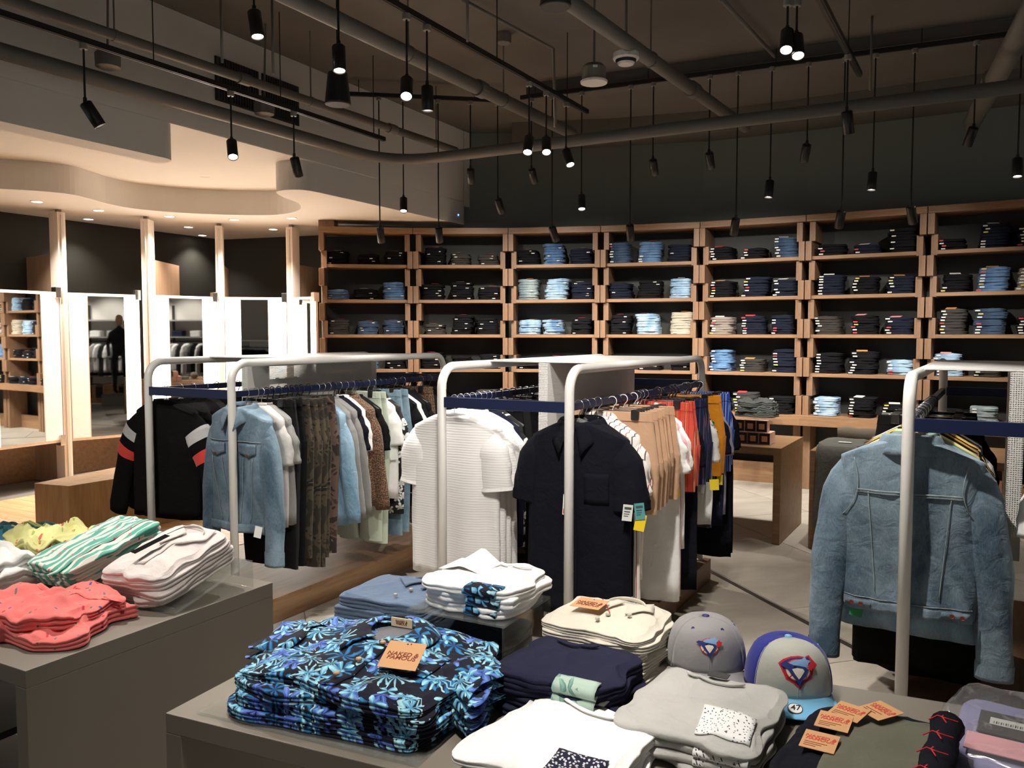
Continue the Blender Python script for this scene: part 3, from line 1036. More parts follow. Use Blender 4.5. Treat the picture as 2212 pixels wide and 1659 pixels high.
class Torso:
    def __init__(s, W=0.225, H=0.245, L=0.68, D=0.05, neck=0.075, drop=0.07, folds=1.0, seed=0, zN=-0.085, nu=32, nv=16, flare=0.0):
        s.W, s.H, s.L, s.D, s.neck, s.drop, s.folds, s.seed, s.zN, s.nu, s.nv, s.flare = W, H, L, D, neck, drop, folds, seed, zN, nu, nv, flare

    def dims(s, v):
        hw = s.W + (s.H - s.W) * v + 0.008 * math.sin(PI * v)
        hd = s.D * (1 + 0.15 * math.sin(PI * min(1, v * 1.6)) + s.flare * v)
        return hw, hd

    def fold(s, x, v, sgn):
        k = s.folds * 0.034 * (0.2 + v ** 0.7)
        return k * (nz(x * 11 + s.seed, v * 1.1 + sgn * 3, s.seed * 1.7) + 0.5 * nz(x * 24 + s.seed, v * 2.2 + sgn * 5, s.seed))

    def pt(s, th, v):
        c, sn = math.cos(th), math.sin(th)
        hw, hd = s.dims(max(0, v))
        if v < 0:                       # shoulder zone, v from -1 (neck) to 0
            f = 1 + v
            hw = s.neck + (s.W - s.neck) * f
            hd = s.D * (0.85 + 0.15 * f)
            vv = 0
        else:
            f, vv = 1, v
        x = hw * math.copysign(abs(c) ** 0.8, c)
        y = hd * math.copysign(abs(sn) ** 0.9, sn)
        sl = max(0, abs(x) - s.neck) / (s.W - s.neck)
        z = s.zN - s.drop * sl * sl ** 0.15 * (1 - min(1, vv * 2.2)) ** 1.2 - 0.01 * f - vv * s.L
        y += s.fold(x, vv, 1 if sn > 0 else -1) * min(1, abs(sn) * 1.5)
        x += s.folds * 0.006 * vv * nz(z * 6, s.seed, sn)
        z += 0.006 * vv * nz(x * 6 + s.seed, sn * 2, 4) * s.folds
        return Vector((x, y, z))

    def surf(s, x, z, sgn=-1, off=0.003):
        """y of the cloth at (x, z) on the near (sgn -1) or far side"""
        v = max(0.0, min(1.0, (s.zN - 0.01 - z) / s.L))
        hw, hd = s.dims(v)
        c = min(0.999, abs(x) / hw) ** 1.25
        y = hd * math.sqrt(max(0, 1 - c * c)) ** 0.9
        return sgn * (y + off) + s.fold(x, v, sgn)

    def body(s, m, parent, uvfn=None, name='body'):
        b = MB()
        rings = []
        for v in [-1.0, -0.8, -0.55, -0.28, -0.1, 0.0]:
            rings.append([s.pt(2 * PI * i / s.nu, v) for i in range(s.nu)])
        for k in range(1, s.nv + 1):
            v = (k / s.nv) ** 1.15
            rings.append([s.pt(2 * PI * i / s.nu, v) for i in range(s.nu)])
        last = rings[-1]
        rings.append([Vector((p.x * 0.97, p.y * 0.86, p.z + 0.012)) for p in last])
        b.ring_grid(rings)
        return b.build(name, m, parent, smooth=True, uvfn=uvfn or (lambda c: (c.x, c.z)))

    def patch(s, name, m, parent, x0, x1, z0, z1, sgn=-1, off=0.004, nx=8, nz_=6, shape=None, solid=0.004, uvfn=None):
        """a piece of cloth lying on the garment; shape(a,b)->(x,z) overrides the rectangle"""
        b = MB()
        def fn(a, c):
            x, z = shape(a, c) if shape else (x0 + (x1 - x0) * a, z0 + (z1 - z0) * c)
            return (x, s.surf(x, z, sgn, off), z)
        b.sheet(nx, nz_, fn)
        return b.build(name, m, parent, smooth=True, solid=solid, uvfn=uvfn or (lambda c: (c.x, c.z)))


def sleeve_path(T, side, L, out=0.32, bend=0.0, back=0.0):
    a = Vector((side * (T.W - 0.06), 0, T.zN - T.drop - 0.035))
    pts = []
    for k in range(9):
        t = k / 8
        ang = out + (0.12 - out) * min(1, t * 1.3) + bend * t
        if k == 0:
            pts.append(a)
        else:
            st = L / 8
            pts.append(pts[-1] + Vector((side * math.sin(ang) * st, back * st * t, -math.cos(ang) * st)))
    return pts


def sleeve(T, m, parent, side, L, r0=0.088, r1=0.062, rd=0.72, out=0.62, bend=0.0, back=0.0, t0=0.0, t1=1.0, grow=1.0, name='sleeve', cuff=False, seed=0, uvfn=None, nu=16):
    pts = sleeve_path(T, side, L, out, bend, back)
    def at_t(t):
        f = t * 8
        i = min(7, int(f))
        return pts[i].lerp(pts[i + 1], f - i), (pts[i + 1] - pts[i]).normalized()
    rings = []
    n = 12 if t1 - t0 > 0.5 else 5
    for k in range(n + 1):
        t = t0 + (t1 - t0) * k / n
        p, d = at_t(t)
        w = Vector((-d.z, 0, d.x))
        r = r0 + (r1 - r0) * min(1.0, t * 1.25)
        r *= 0.62 + 0.38 * min(1.0, t * L / 0.09)
        if cuff and t > 0.92:
            r *= 0.9
        ring = []
        for i in range(nu):
            a = 2 * PI * i / nu
            wr = 1 + 0.16 * T.folds * nz(t * 5 + seed, math.cos(a) * 1.2, math.sin(a) * 1.2 + seed)
            ring.append(p + (w * math.cos(a) * r + Vector((0, 1, 0)) * math.sin(a) * r * rd * (0.75 if t < 0.15 else 1)) * wr * grow)
        rings.append(ring)
    b = MB()
    if t1 >= 0.999:
        last = rings[-1]
        c = sum(last, Vector()) / len(last)
        rings.append([c + (q - c) * 0.8 + Vector((0, 0, 0.015)) for q in last])
    b.ring_grid(rings)
    return b.build(name, m, parent, smooth=True, uvfn=uvfn or (lambda c: (c.x, c.z)))


def collar(T, m, parent, front=-1, r=0.078, stand=0.028, fall=0.055, point=0.045, spread=0.5, name='collar', gap=0.12):
    """a turned-down collar; its points lie on the side 'front'"""
    b = MB()
    def fn(a, c):
        th = (a - 0.5) * 2 * (PI - gap)          # 0 at the back of the neck
        e = abs(a - 0.5) * 2
        if c < 0.4:
            k = c / 0.4
            rr, z = r * (0.93 + 0.05 * k), T.zN - 0.008 + stand * k
        else:
            k = (c - 0.4) / 0.6
            rr = r * 0.98 + 0.030 * k + 0.012 * k * e ** 4
            z = T.zN - 0.008 + stand + 0.004 * math.sin(k * PI) - (fall + point * e ** 5) * k
        x = rr * 1.06 * math.sin(th) + math.copysign(spread * point * e ** 6 * max(0, c - 0.4), math.sin(th))
        y = -front * rr * 0.78 * math.cos(th)
        z -= 0.03 * e ** 2 * (1 if c < 0.4 else 1) * 0.9
        return (x, y, z)
    b.sheet(36, 8, fn)
    return b.build(name, m, parent, smooth=True, solid=0.004, uvfn=lambda c: (c.x, c.z))


def neckband(T, m, parent, h=0.018, name='neckband'):
    b = MB()
    rings = []
    for k, (rr, dz) in enumerate(((1.02, -0.008), (1.06, 0.004), (1.0, 0.012), (0.9, 0.006))):
        rings.append([Vector((T.neck * rr * math.cos(2 * PI * i / 24), T.D * 0.9 * rr * math.sin(2 * PI * i / 24), T.zN + dz)) for i in range(24)])
    b.ring_grid(rings)
    return b.build(name, m, parent, smooth=True)


def disc(parent, m, p, r, nrm=(0, -1, 0), h=0.003, name='button', seg=12):
    q = Vector(nrm).normalized().to_track_quat('Z', 'Y').to_matrix().to_4x4()
    o = MB().lathe([(r * 0.9, -h), (r, 0), (r * 0.85, h), (r * 0.6, h * 0.6), (0.0005, h * 0.6)], seg, caps=False, m=q).build(name, m, parent)
    o.location = p
    return o


def hangtag(parent, m, p, w=0.035, h=0.055, rz=0.0, tilt=0.0, name='price_tag', stripe=None, strm=None):
    o = MB().box((-w / 2, -0.0008, -h), (w / 2, 0.0008, 0)).build(name, m, parent)
    o.location = p
    o.rotation_euler = (0, tilt, rz)
    if stripe:
        k = MB()
        for z0, z1, a, c in stripe:
            k.box((w * (a - 0.5), -0.0014, -h * z1), (w * (c - 0.5), -0.0008, -h * z0))
        k.build('tag_print', strm, o)
    return o


# ---------------------------------------------------------------- hangers
CLEARP = clear('clear_plastic', (0.96, 0.97, 0.98), 0.14)
def hook_mesh(mat, name):
    r, z = 0.022, -0.014
    pts = [(0, 0, -0.10), (0, 0, -0.055)]
    pts += [(r * math.sin(a) , 0, z - r * math.cos(a)) for a in [0.5 + k * 0.36 for k in range(11)]]
    return MB().tube(pts, 0.0032 if mat is BLACK else 0.0022, 6).mesh(name, True, mats=(mat,))
def arm_mesh(mat, name, half=0.205, drop=0.075, z=-0.085, fat=0.008):
    b = MB()
    pts = [(-half, 0, z - drop), (-half * 0.55, 0, z - drop * 0.45), (-0.03, 0, z - 0.004), (0, 0, z + 0.004), (0.03, 0, z - 0.004), (half * 0.55, 0, z - drop * 0.45), (half, 0, z - drop)]
    b.tube(pts, [fat * 0.8, fat, fat * 1.3, fat * 1.5, fat * 1.3, fat, fat * 0.8], 8)
    return b.mesh(name, True, mats=(mat,))
HOOKM = hook_mesh(CHROME, 'hook')
HOOKB = hook_mesh(BLACK, 'hook')
HOOKW = hook_mesh(WHITEM, 'hook')
ARMC = arm_mesh(CLEARP, 'hanger_arm')
ARMB = arm_mesh(BLACK, 'hanger_arm', fat=0.006)
CLIPBAR = MB().tube([(-0.15, 0, -0.058), (0.15, 0, -0.058)], 0.0035, 6).mesh('clip_bar', mats=(CHROME,))
CLIP = MB().box((-0.018, -0.028, -0.096), (0.018, 0.028, -0.050)).mesh('clip', bevel=0.005, mats=(BLACK,))


def hanger(root, y, x, kind, label, group):
    """root: rack frame; a hanger of its own at y along the rail x"""
    lx = root[1] + Vector((x * math.cos(root[2]) + y * math.sin(root[2]), -x * math.sin(root[2]) + y * math.cos(root[2]), 0))
    t = thing('clothes_hanger', label, 'hanger', (lx.x, lx.y, RZ_BAR + 0.012), -root[2], group)
    if kind == 'clear':
        place_mesh('hook', HOOKM, t)
        place_mesh('hanger_arm', ARMC, t)
    elif kind == 'black':
        place_mesh('hook', HOOKB, t)
        place_mesh('hanger_arm', ARMB, t)
    else:
        place_mesh('hook', HOOKB if kind == 'clip' else HOOKW, t)
        place_mesh('clip_bar', CLIPBAR, t)
        for s_ in (-1, 1):
            place_mesh('clip', CLIP, t, None, (0.12 * s_, 0, 0))
    return t


# ---------------------------------------------------------------- ready garments, one shape of each sort, shared by copies
SHAPES = {}


def proto_parts(kind, seed):
    """meshes of a simple hanging garment: list of (part name, mesh)"""
    key = (kind, seed)
    if key in SHAPES:
        return SHAPES[key]
    tmp = bpy.data.objects.new('proto', None)
    parts = []
    W0 = plain('proto', (0.5, 0.5, 0.5))
    if kind in ('tee', 'longsleeve', 'jacket', 'shirt', 'dress'):
        L = {'tee': 0.66, 'longsleeve': 0.70, 'jacket': 0.66, 'shirt': 0.74, 'dress': 0.98}[kind]
        T = Torso(0.215, 0.235, L, 0.034 if kind != 'jacket' else 0.045, seed=seed * 3.1, folds=1.1, nu=24, nv=11)
        parts.append(T.body(W0, None))
        for s_ in (-1, 1):
            if kind in ('tee', 'shirt', 'dress'):
                parts.append(sleeve(T, W0, None, s_, 0.23, 0.082, 0.082, 0.42, 0.36, 0.0, 0.0, seed=seed + s_, nu=12))
            else:
                parts.append(sleeve(T, W0, None, s_, 0.60, 0.080, 0.055, 0.5, 0.30, 0.0, 0.05, seed=seed + s_, cuff=True, nu=12))
        if kind in ('shirt', 'jacket'):
            parts.append(collar(T, W0, None))
        else:
            parts.append(neckband(T, W0, None))
    else:                                          # trousers or shorts held by the waistband
        L = 0.95 if kind == 'trousers' else 0.47
        b = MB()
        n = 20
        rings = []
        for k in range(7):
            v = k / 6
            hw, hd = 0.185 + 0.035 * v, 0.016 + 0.018 * v
            rings.append([Vector((hw * math.copysign(abs(math.cos(a)) ** 0.7, math.cos(a)), hd * math.sin(a) + 0.007 * v * nz(math.cos(a) * 5, v * 2, seed), -0.105 - 0.25 * v)) for a in [2 * PI * i / n for i in range(n)]])
        b.ring_grid(rings)
        parts.append(b.build('seat', W0, None, smooth=True, uvfn=lambda c: (c.x, c.z)))
        for s_ in (-1, 1):
            b = MB()
            rings = []
            for k in range(13):
                v = k / 12
                hw = (0.112 - 0.02 * v) if kind == 'trousers' else 0.115
                rings.append([Vector((s_ * (0.108 - 0.012 * v) + hw * math.copysign(abs(math.cos(a)) ** 0.7, math.cos(a)), 0.03 * (1 - 0.3 * v) * math.sin(a) + 0.012 * v * nz(math.cos(a) * 3 + s_, v * 3, seed), -0.34 - (L - 0.25) * v)) for a in [2 * PI * i / 14 for i in range(14)]])
            b.ring_grid(rings)
            parts.append(b.build('trouser_leg', W0, None, smooth=True, uvfn=lambda c: (c.x, c.z)))
        b = MB()
        rings = [[Vector((hw * math.copysign(abs(math.cos(a)) ** 0.7, math.cos(a)), hd * math.sin(a), z)) for a in [2 * PI * i / 20 for i in range(20)]] for z, hw, hd in ((-0.147, 0.193, 0.0215), (-0.145, 0.192, 0.0235), (-0.106, 0.187, 0.0195), (-0.104, 0.184, 0.014))]
        b.ring_grid(rings)
        parts.append(b.build('waistband', W0, None, smooth=False, uvfn=lambda c: (c.x, c.z)))
    res = []
    for o in parts:
        res.append((o.name.split('.')[0], o.data, [m for m in o.modifiers]))
        if o.modifiers:
            dg = bpy.context.evaluated_depsgraph_get()
            me = bpy.data.meshes.new_from_object(o.evaluated_get(dg))
            res[-1] = (o.name.split('.')[0], me, [])
    for o in parts:
        bpy.data.objects.remove(o)
    bpy.data.objects.remove(tmp)
    SHAPES[key] = res
    return res


NOUN = {'tee': 'T-shirt', 'longsleeve': 'long-sleeved top', 'jacket': 'jacket', 'shirt': 'short-sleeved shirt', 'dress': 'long tunic', 'trousers': 'trousers', 'shorts': 'shorts'}
CATG = {'tee': 'T-shirt', 'longsleeve': 'top', 'jacket': 'jacket', 'shirt': 'shirt', 'dress': 'tunic', 'trousers': 'trousers', 'shorts': 'shorts'}
FNAME = {'tee': 'tee_shirt', 'longsleeve': 'long_sleeved_top', 'jacket': 'jacket', 'shirt': 'short_sleeved_shirt', 'dress': 'tunic', 'trousers': 'trousers', 'shorts': 'shorts'}


def rail_frame(root, x, y):
    return root[1] + Vector((x * math.cos(root[2]) + y * math.sin(root[2]), -x * math.sin(root[2]) + y * math.cos(root[2]), RZ_BAR + 0.012))


def garment(root, x, y, kind, mat, label, group, seed=0, turn=0.0, scale=1.0, band=None, tags=()):
    p = rail_frame(root, x, y)
    t = thing(FNAME[kind], label, CATG[kind], p, -root[2] + turn, group)
    for nm, me, _ in proto_parts(kind, seed % 4):
        o = place_mesh(nm, me, t, band if (band is not None and nm == 'waistband') else mat, (0, 0, 0.048 if kind in ('trousers', 'shorts') else 0.0))
        if scale != 1.0:
            o.scale = (scale, 1, scale)
    for (tm_, tx, tz, w, h) in tags:
        hangtag(t, tm_, (tx, -0.045, tz), w, h, random.uniform(-0.5, 0.5), random.uniform(-0.3, 0.3))
    return t


# ---------------------------------------------------------------- cloth colours
C = {}
C['black'] = cloth('black_cotton', (0.007, 0.007, 0.0075), wr=0.8)
C['charcoal'] = cloth('charcoal_cotton', (0.02, 0.02, 0.021))
C['navy'] = cloth('navy_cotton', (0.0075, 0.0085, 0.014), wr=0.8)
C['navy2'] = cloth('navy_jersey', (0.013, 0.015, 0.034), wr=0.8)
C['grey'] = cloth('grey_marl', (0.42, 0.41, 0.40))
C['midgrey'] = cloth('mid_grey_cloth', (0.20, 0.20, 0.195))
C['white'] = cloth('white_cotton', (0.82, 0.82, 0.81))
C['lightblue'] = denim('light_blue_chambray', srgb(92, 124, 148), srgb(140, 168, 188), 0.4)
C['jeanlight'] = denim('pale_jean', srgb(84, 112, 130), srgb(136, 162, 176), 0.5)
C['camo'] = blotchy('dark_camouflage', [srgb(44, 40, 34), srgb(70, 62, 50), srgb(30, 28, 26), srgb(88, 78, 62)], 12.0)
C['camob'] = blotchy('brown_camouflage', [srgb(62, 50, 46), srgb(92, 74, 66), srgb(48, 42, 38), srgb(110, 96, 76)], 9.0)
C['leopard'] = spotted('leopard_print', srgb(128, 100, 80), srgb(44, 34, 30), srgb(96, 72, 56), 150)
C['sage'] = cloth('sage_cotton', srgb(186, 196, 180))
C['bwfloral'] = leafprint('black_white_floral', (0.014, 0.014, 0.016), ((0.055, 0.55, 5, 0.6, (0.5, 0.5, 0.5), (0.85, 0.85, 0.85), 0.0, 0.8),))
C['tan'] = cloth('tan_twill', srgb(194, 158, 128))
C['pink'] = cloth('pink_cotton', srgb(236, 170, 176))
C['redstripe'] = stripes('red_striped_cotton', [(0.0, srgb(226, 88, 72)), (0.5, srgb(70, 60, 60)), (0.56, srgb(230, 190, 120)), (0.62, srgb(226, 88, 72)), (0.9, srgb(196, 66, 58))], 0.045)
C['navystripe'] = stripes('navy_striped_cotton', [(0.0, srgb(36, 42, 78)), (0.5, srgb(90, 96, 136)), (0.56, srgb(30, 36, 66)), (0.92, srgb(120, 90, 100))], 0.05)
C['bluestripe'] = stripes('blue_striped_cotton', [(0.0, srgb(48, 88, 196)), (0.4, srgb(160, 190, 236)), (0.5, srgb(40, 72, 170)), (0.85, srgb(190, 210, 240))], 0.03)
C['pinstripe'] = stripes('white_red_pinstripe', [(0.0, srgb(238, 232, 226)), (0.42, srgb(170, 60, 66)), (0.48, srgb(238, 232, 226)), (0.9, srgb(84, 90, 96))], 0.05)
C['orange'] = cloth('orange_satin', srgb(250, 160, 40), rough=0.5)
C['blackfloral'] = leafprint('dark_floral', (0.014, 0.014, 0.02), ((0.10, 0.6, 5, 0.7, srgb(240, 180, 150), srgb(250, 236, 226), 0.0, 0.8), (0.07, 0.5, 7, 1.2, srgb(60, 110, 150), srgb(150, 190, 200), 0.4, 0.6)))
C['yellow'] = cloth('yellow_cotton', srgb(236, 196, 84))
C['paleyellow'] = cloth('pale_yellow_cotton', srgb(238, 226, 150))
C['green'] = cloth('sea_green_cotton', srgb(96, 142, 122))
C['mustard'] = cloth('mustard_cotton', srgb(196, 142, 44))
C['greygreen'] = cloth('grey_green_twill', srgb(122, 130, 122))
C['lilac'] = cloth('lilac_grey_cotton', srgb(160, 158, 178))
C['stone'] = cloth('stone_cotton', srgb(186, 180, 166))
TAGY = plain('yellow_card', srgb(244, 214, 40), 0.6)
TAGW = plain('white_card', srgb(226, 230, 226), 0.6)
TAGT = plain('teal_card', srgb(84, 160, 164), 0.6)
TAGG = plain('green_card', srgb(34, 140, 84), 0.6)
TAGO = plain('orange_card', srgb(226, 90, 40), 0.6)
TAGP = plain('purple_card', srgb(150, 80, 160), 0.6)
DTHREAD = cloth('pale_denim_thread', srgb(138, 150, 154))
COPPER = NT('copper_button').out(srgb(150, 84, 62), 0.4, 0.8)
KRAFT = plain('kraft_card', srgb(204, 156, 110), 0.75)
# ---------------------------------------------------------------- hero garments
def denim_front(root, x, y):
    """pale blue denim jacket, its buttoned front towards the viewer"""
    p = rail_frame(root, x, y)
    t = thing('denim_jacket', 'blue denim jacket with flap pockets hanging at front of the left rack', 'jacket', p, -root[2] - 0.05)
    DM = denim('blue_denim', srgb(60, 80, 98), srgb(122, 144, 160), 0.5)
    T = Torso(0.225, 0.212, 0.655, 0.060, 0.075, 0.06, 0.8, 2.2, nu=44, nv=22)
    T.body(DM, t)
    for s_ in (-1, 1):
        sl = sleeve(T, DM, t, s_, 0.74, 0.088, 0.060, 0.62, 0.30, -0.10, -0.04, seed=5 + s_, nu=20)
        sleeve(T, DM, sl, s_, 0.74, 0.088, 0.060, 0.62, 0.30, -0.10, -0.04, t0=0.90, t1=1.0, grow=1.05, name='cuff', seed=5 + s_, nu=20)
    collar(T, DM, t, -1, 0.085, 0.03, 0.07, 0.05, 0.9)
    T.patch('placket', DM, t, -0.022, 0.022, -0.17, -0.71, off=0.006, nx=4, nz_=20)
    for k in range(5):
        z = -0.24 - 0.105 * k
        disc(t, COPPER, (0, T.surf(0, z, -1, 0.010), z), 0.008)
    for s_ in (-1, 1):
        def flap(a, c, s_=s_):
            w = (a - 0.5)
            return (s_ * 0.115 + 0.125 * w, -0.275 - (0.05 + 0.022 * (1 - abs(w) * 2)) * c)
        f = T.patch('pocket_flap', DM, t, 0, 0, 0, 0, off=0.008, shape=flap, nx=10, nz_=4, solid=0.006)
        z = -0.335
        disc(f, COPPER, (s_ * 0.115, T.surf(s_ * 0.115, z, -1, 0.013), z), 0.007)
        T.patch('yoke_seam', DTHREAD, t, s_ * 0.03, s_ * 0.20, -0.262, -0.266, off=0.005, nx=10, nz_=1, solid=0.002)
        for x0, x1 in ((0.075, 0.05), (0.155, 0.10)):
            T.patch('front_seam', DTHREAD, t, 0, 0, 0, 0, off=0.005, nx=1, nz_=14, solid=0.002,
                    shape=lambda a, c, s_=s_, x0=x0, x1=x1: (s_ * (x0 + (x1 - x0) * c) + 0.002 * a, -0.35 - 0.35 * c))
    T.patch('waistband', DM, t, -0.203, 0.203, -0.705, -0.752, off=0.008, nx=20, nz_=3, solid=0.006)
    MB().box((-0.025, 0.02, -0.20), (0.03, 0.024, -0.10)).build('leather_label', plain('tan_leather', srgb(176, 112, 52), 0.6), t)
    hangtag(t, TAGW, (0.20, -0.07, -0.70), 0.04, 0.06, 0.4, 0.2)
    T.patch('red_tab', plain('red_tab', srgb(190, 60, 50)), t, 0.052, 0.056, -0.275, -0.295, off=0.010, nx=1, nz_=1, solid=0.002)


def denim_back(root, x, y):
    """faded denim jacket seen from behind"""
    p = rail_frame(root, x, y)
    t = thing('denim_jacket', 'faded blue denim jacket seen from behind on the right rack', 'jacket', p, -root[2] + 0.02)
    DM = denim('faded_denim', srgb(64, 84, 102), srgb(132, 152, 166), 0.55)
    T = Torso(0.238, 0.222, 0.625, 0.065, 0.08, 0.06, 0.7, 6.6, nu=52, nv=26)
    T.body(DM, t)
    for s_ in (-1, 1):
        sl = sleeve(T, DM, t, s_, 0.76, 0.092, 0.058, 0.62, 0.36, -0.10, 0.05 if s_ > 0 else -0.05, seed=1 + s_, nu=22)
        c = sleeve(T, DM, sl, s_, 0.76, 0.092, 0.058, 0.62, 0.36, -0.10, 0.05 if s_ > 0 else -0.05, t0=0.92, t1=1.0, grow=1.05, name='cuff', seed=1 + s_, nu=22)
        # the seam where the sleeve meets the back
        T.patch('armhole_seam', DTHREAD, t, 0, 0, 0, 0, off=0.006, nx=1, nz_=16, solid=0.002,
                shape=lambda a, c, s_=s_: (s_ * (0.188 - 0.022 * math.sin(c * PI * 0.9) + 0.045 * c ** 3) + 0.003 * a, -0.155 - 0.22 * c))
        T.patch('back_seam', DTHREAD, t, 0, 0, 0, 0, off=0.005, nx=1, nz_=18, solid=0.002,
                shape=lambda a, c, s_=s_: (s_ * (0.135 - 0.03 * c) + 0.003 * a, -0.275 - 0.37 * c))
        tb = T.patch('waist_tab', DM, t, s_ * 0.115, s_ * 0.205, -0.686, -0.710, off=0.014, nx=8, nz_=2, solid=0.005)
        for xx in (0.150, 0.182):
            disc(tb, COPPER, (s_ * xx, T.surf(s_ * xx, -0.698, -1, 0.018), -0.698), 0.0085)
    T.patch('yoke_seam', DTHREAD, t, -0.172, 0.172, -0.268, -0.274, off=0.006, nx=24, nz_=1, solid=0.002)
    T.patch('yoke_seam', DTHREAD, t, -0.172, 0.172, -0.279, -0.281, off=0.006, nx=24, nz_=1, solid=0.002)
    T.patch('waistband', DM, t, -0.212, 0.212, -0.675, -0.722, off=0.009, nx=24, nz_=3, solid=0.006)
    T.patch('waistband_seam', DTHREAD, t, -0.212, 0.212, -0.672, -0.675, off=0.013, nx=24, nz_=1, solid=0.002)
    collar(T, DM, t, 1, 0.09, 0.035, 0.075, 0.05, 0.9)
    tg = hangtag(t, TAGG, (-0.16, -0.03, -0.70), 0.045, 0.06, 0.2, 0.2)


def track_jacket(root, x, y, label, seed, tilt):
    p = rail_frame(root, x, y)
    t = thing('track_jacket', label, 'jacket', p, -root[2] + tilt, 'black track jackets')
    T = Torso(0.235, 0.255, 0.66, 0.065, 0.08, 0.06, 0.9, seed, nu=36, nv=16)
    T.body(C['black'], t)
    neckband(T, C['black'], t)
    W_, R_ = cloth('white_jersey', (0.62, 0.62, 0.63)), cloth('coral_red_jersey', srgb(232, 74, 66))
    for s_ in (-1, 1):
        kw = dict(r0=0.10, r1=0.066, rd=0.6, out=0.75, bend=0.12, back=-0.03, seed=seed + s_, nu=20)
        sl = sleeve(T, C['black'], t, s_, 0.64, cuff=True, **kw)
        sleeve(T, W_, sl, s_, 0.64, t0=0.15, t1=0.25, grow=1.035, name='white_stripe', **kw)
        sleeve(T, R_, sl, s_, 0.64, t0=0.34, t1=0.44, grow=1.035, name='red_stripe', **kw)


def knit_shirt(root, x, y, label, seed, lighter=True):
    p = rail_frame(root, x, y)
    t = thing('knit_shirt', label, 'shirt', p, -root[2], 'white ribbed knit shirts')
    m = NT('white_ribbed_knit')
    if 'ribbed' not in MATS:
        zc = m.sep(m.obj())[2]
        w = m.noise(m.scale(m.obj(), (9, 9, 30)), 1.0, 3)
        wv = m.math('SINE', m.math('MULTIPLY_ADD', w, 5.0, m.math('MULTIPLY', zc, 520.0)))
        m.bump(wv, 0.13, 0.003)
        MATS['ribbed'] = m.out(m.mix(m.math('MULTIPLY_ADD', wv, 0.5, 0.5), (0.735, 0.725, 0.725), (0.755, 0.745, 0.745)), 0.9, 0, 0.2, 0.15)
    T = Torso(0.23, 0.25, 0.78, 0.052, 0.085, 0.055, 0.9, seed, nu=40, nv=20)
    T.body(MATS['ribbed'], t)
    neckband(T, MATS['ribbed'], t)
    for s_ in (-1, 1):
        sl = sleeve(T, MATS['ribbed'], t, s_, 0.27, 0.098, 0.092, 0.55, 0.45, 0, 0, seed=seed + s_, nu=20)
        sleeve(T, C['white'], sl, s_, 0.27, 0.098, 0.092, 0.55, 0.45, 0, 0, t0=0.93, t1=1.0, grow=1.03, name='sleeve_band', seed=seed + s_, nu=20)


def navy_shirt(root, x, y):
    p = rail_frame(root, x, y)
    t = thing('short_sleeved_shirt', 'black-navy button shirt hanging at front of the middle rack', 'shirt', p, -root[2])
    m = C['navy']
    T = Torso(0.225, 0.25, 0.86, 0.058, 0.075, 0.06, 0.8, 9.1, nu=44, nv=22)
    T.body(m, t)
    for s_ in (-1, 1):
        sl = sleeve(T, m, t, s_, 0.29, 0.095, 0.098, 0.55, 0.5, 0, 0, seed=3 + s_, nu=20)
        sleeve(T, m, sl, s_, 0.29, 0.095, 0.098, 0.55, 0.5, 0, 0, t0=0.86, t1=1.0, grow=1.04, name='sleeve_cuff', seed=3 + s_, nu=20)
    collar(T, m, t, -1, 0.085, 0.03, 0.075, 0.06, 1.0)
    T.patch('placket', m, t, -0.018, 0.018, -0.20, -0.93, off=0.005, nx=4, nz_=22)
    T.patch('chest_pocket', m, t, 0.06, 0.17, -0.30, -0.43, off=0.005, nx=6, nz_=6)
    BT = plain('navy_button', (0.06, 0.06, 0.075), 0.3)
    for k in range(7):
        z = -0.27 - 0.095 * k
        disc(t, BT, (0, T.surf(0, z, -1, 0.008), z), 0.006)
    pr = plain('card_print', srgb(70, 80, 84), 0.7)
    st_ = [(0.15, 0.3, 0.15, 0.85), (0.4, 0.47, 0.15, 0.75), (0.55, 0.6, 0.15, 0.7), (0.68, 0.73, 0.15, 0.6)]
    hangtag(t, TAGW, (0.26, -0.065, -0.42), 0.042, 0.07, 0.5, 0.1, stripe=st_, strm=pr)
    hangtag(t, TAGT, (0.305, -0.06, -0.41), 0.042, 0.07, 0.5, -0.1, stripe=st_, strm=pr)
    hangtag(t, TAGY, (0.315, -0.05, -0.46), 0.045, 0.07, 0.5, 0.2, stripe=st_[:1], strm=TAGW)
    hangtag(t, TAGW, (-0.02, -0.08, -0.40), 0.03, 0.09, 0.3, 0.05, stripe=[(0.7, 0.95, 0.1, 0.9)], strm=plain('red_print', srgb(200, 50, 50)))


RA, RB, RC = RACKS
denim_front(RA, RW - 0.02, 0.085)
hanger(RA, 0.10, RW, 'clear', 'clear hanger holding the blue denim jacket', 'hangers of the front garments')
for k, (yy, lb) in enumerate(((0.12, 'black track jacket with white and red sleeve stripes, frontmost on left rack'), (0.22, 'black track jacket with striped sleeves, second on the left rack'), (0.31, 'black track jacket with red shoulder, third on the left rack'))):
    track_jacket(RA, 0.0, yy, lb, 11.0 + 3 * k, 0.05 - 0.06 * k)
    hanger(RA, yy, 0.0, 'clear', f'clear hanger holding the {ORD[k]} black track jacket', 'hangers of the track jackets')
for k, yy in enumerate((0.11, 0.165, 0.22, 0.275)):
    knit_shirt(RB, 0.0, yy, f'white ribbed knit shirt on the middle rack, {ORD[k]} from its front', 21.0 + 2 * k)
    hanger(RB, yy, 0.0, 'clear', f'clear hanger holding the {ORD[k]} white knit shirt', 'hangers of the knit shirts')
navy_shirt(RB, RW, 0.10)
hanger(RB, 0.10, RW, 'clear', 'clear hanger holding the black-navy button shirt', 'hangers of the front garments')
denim_back(RC, 0.0, 0.12)
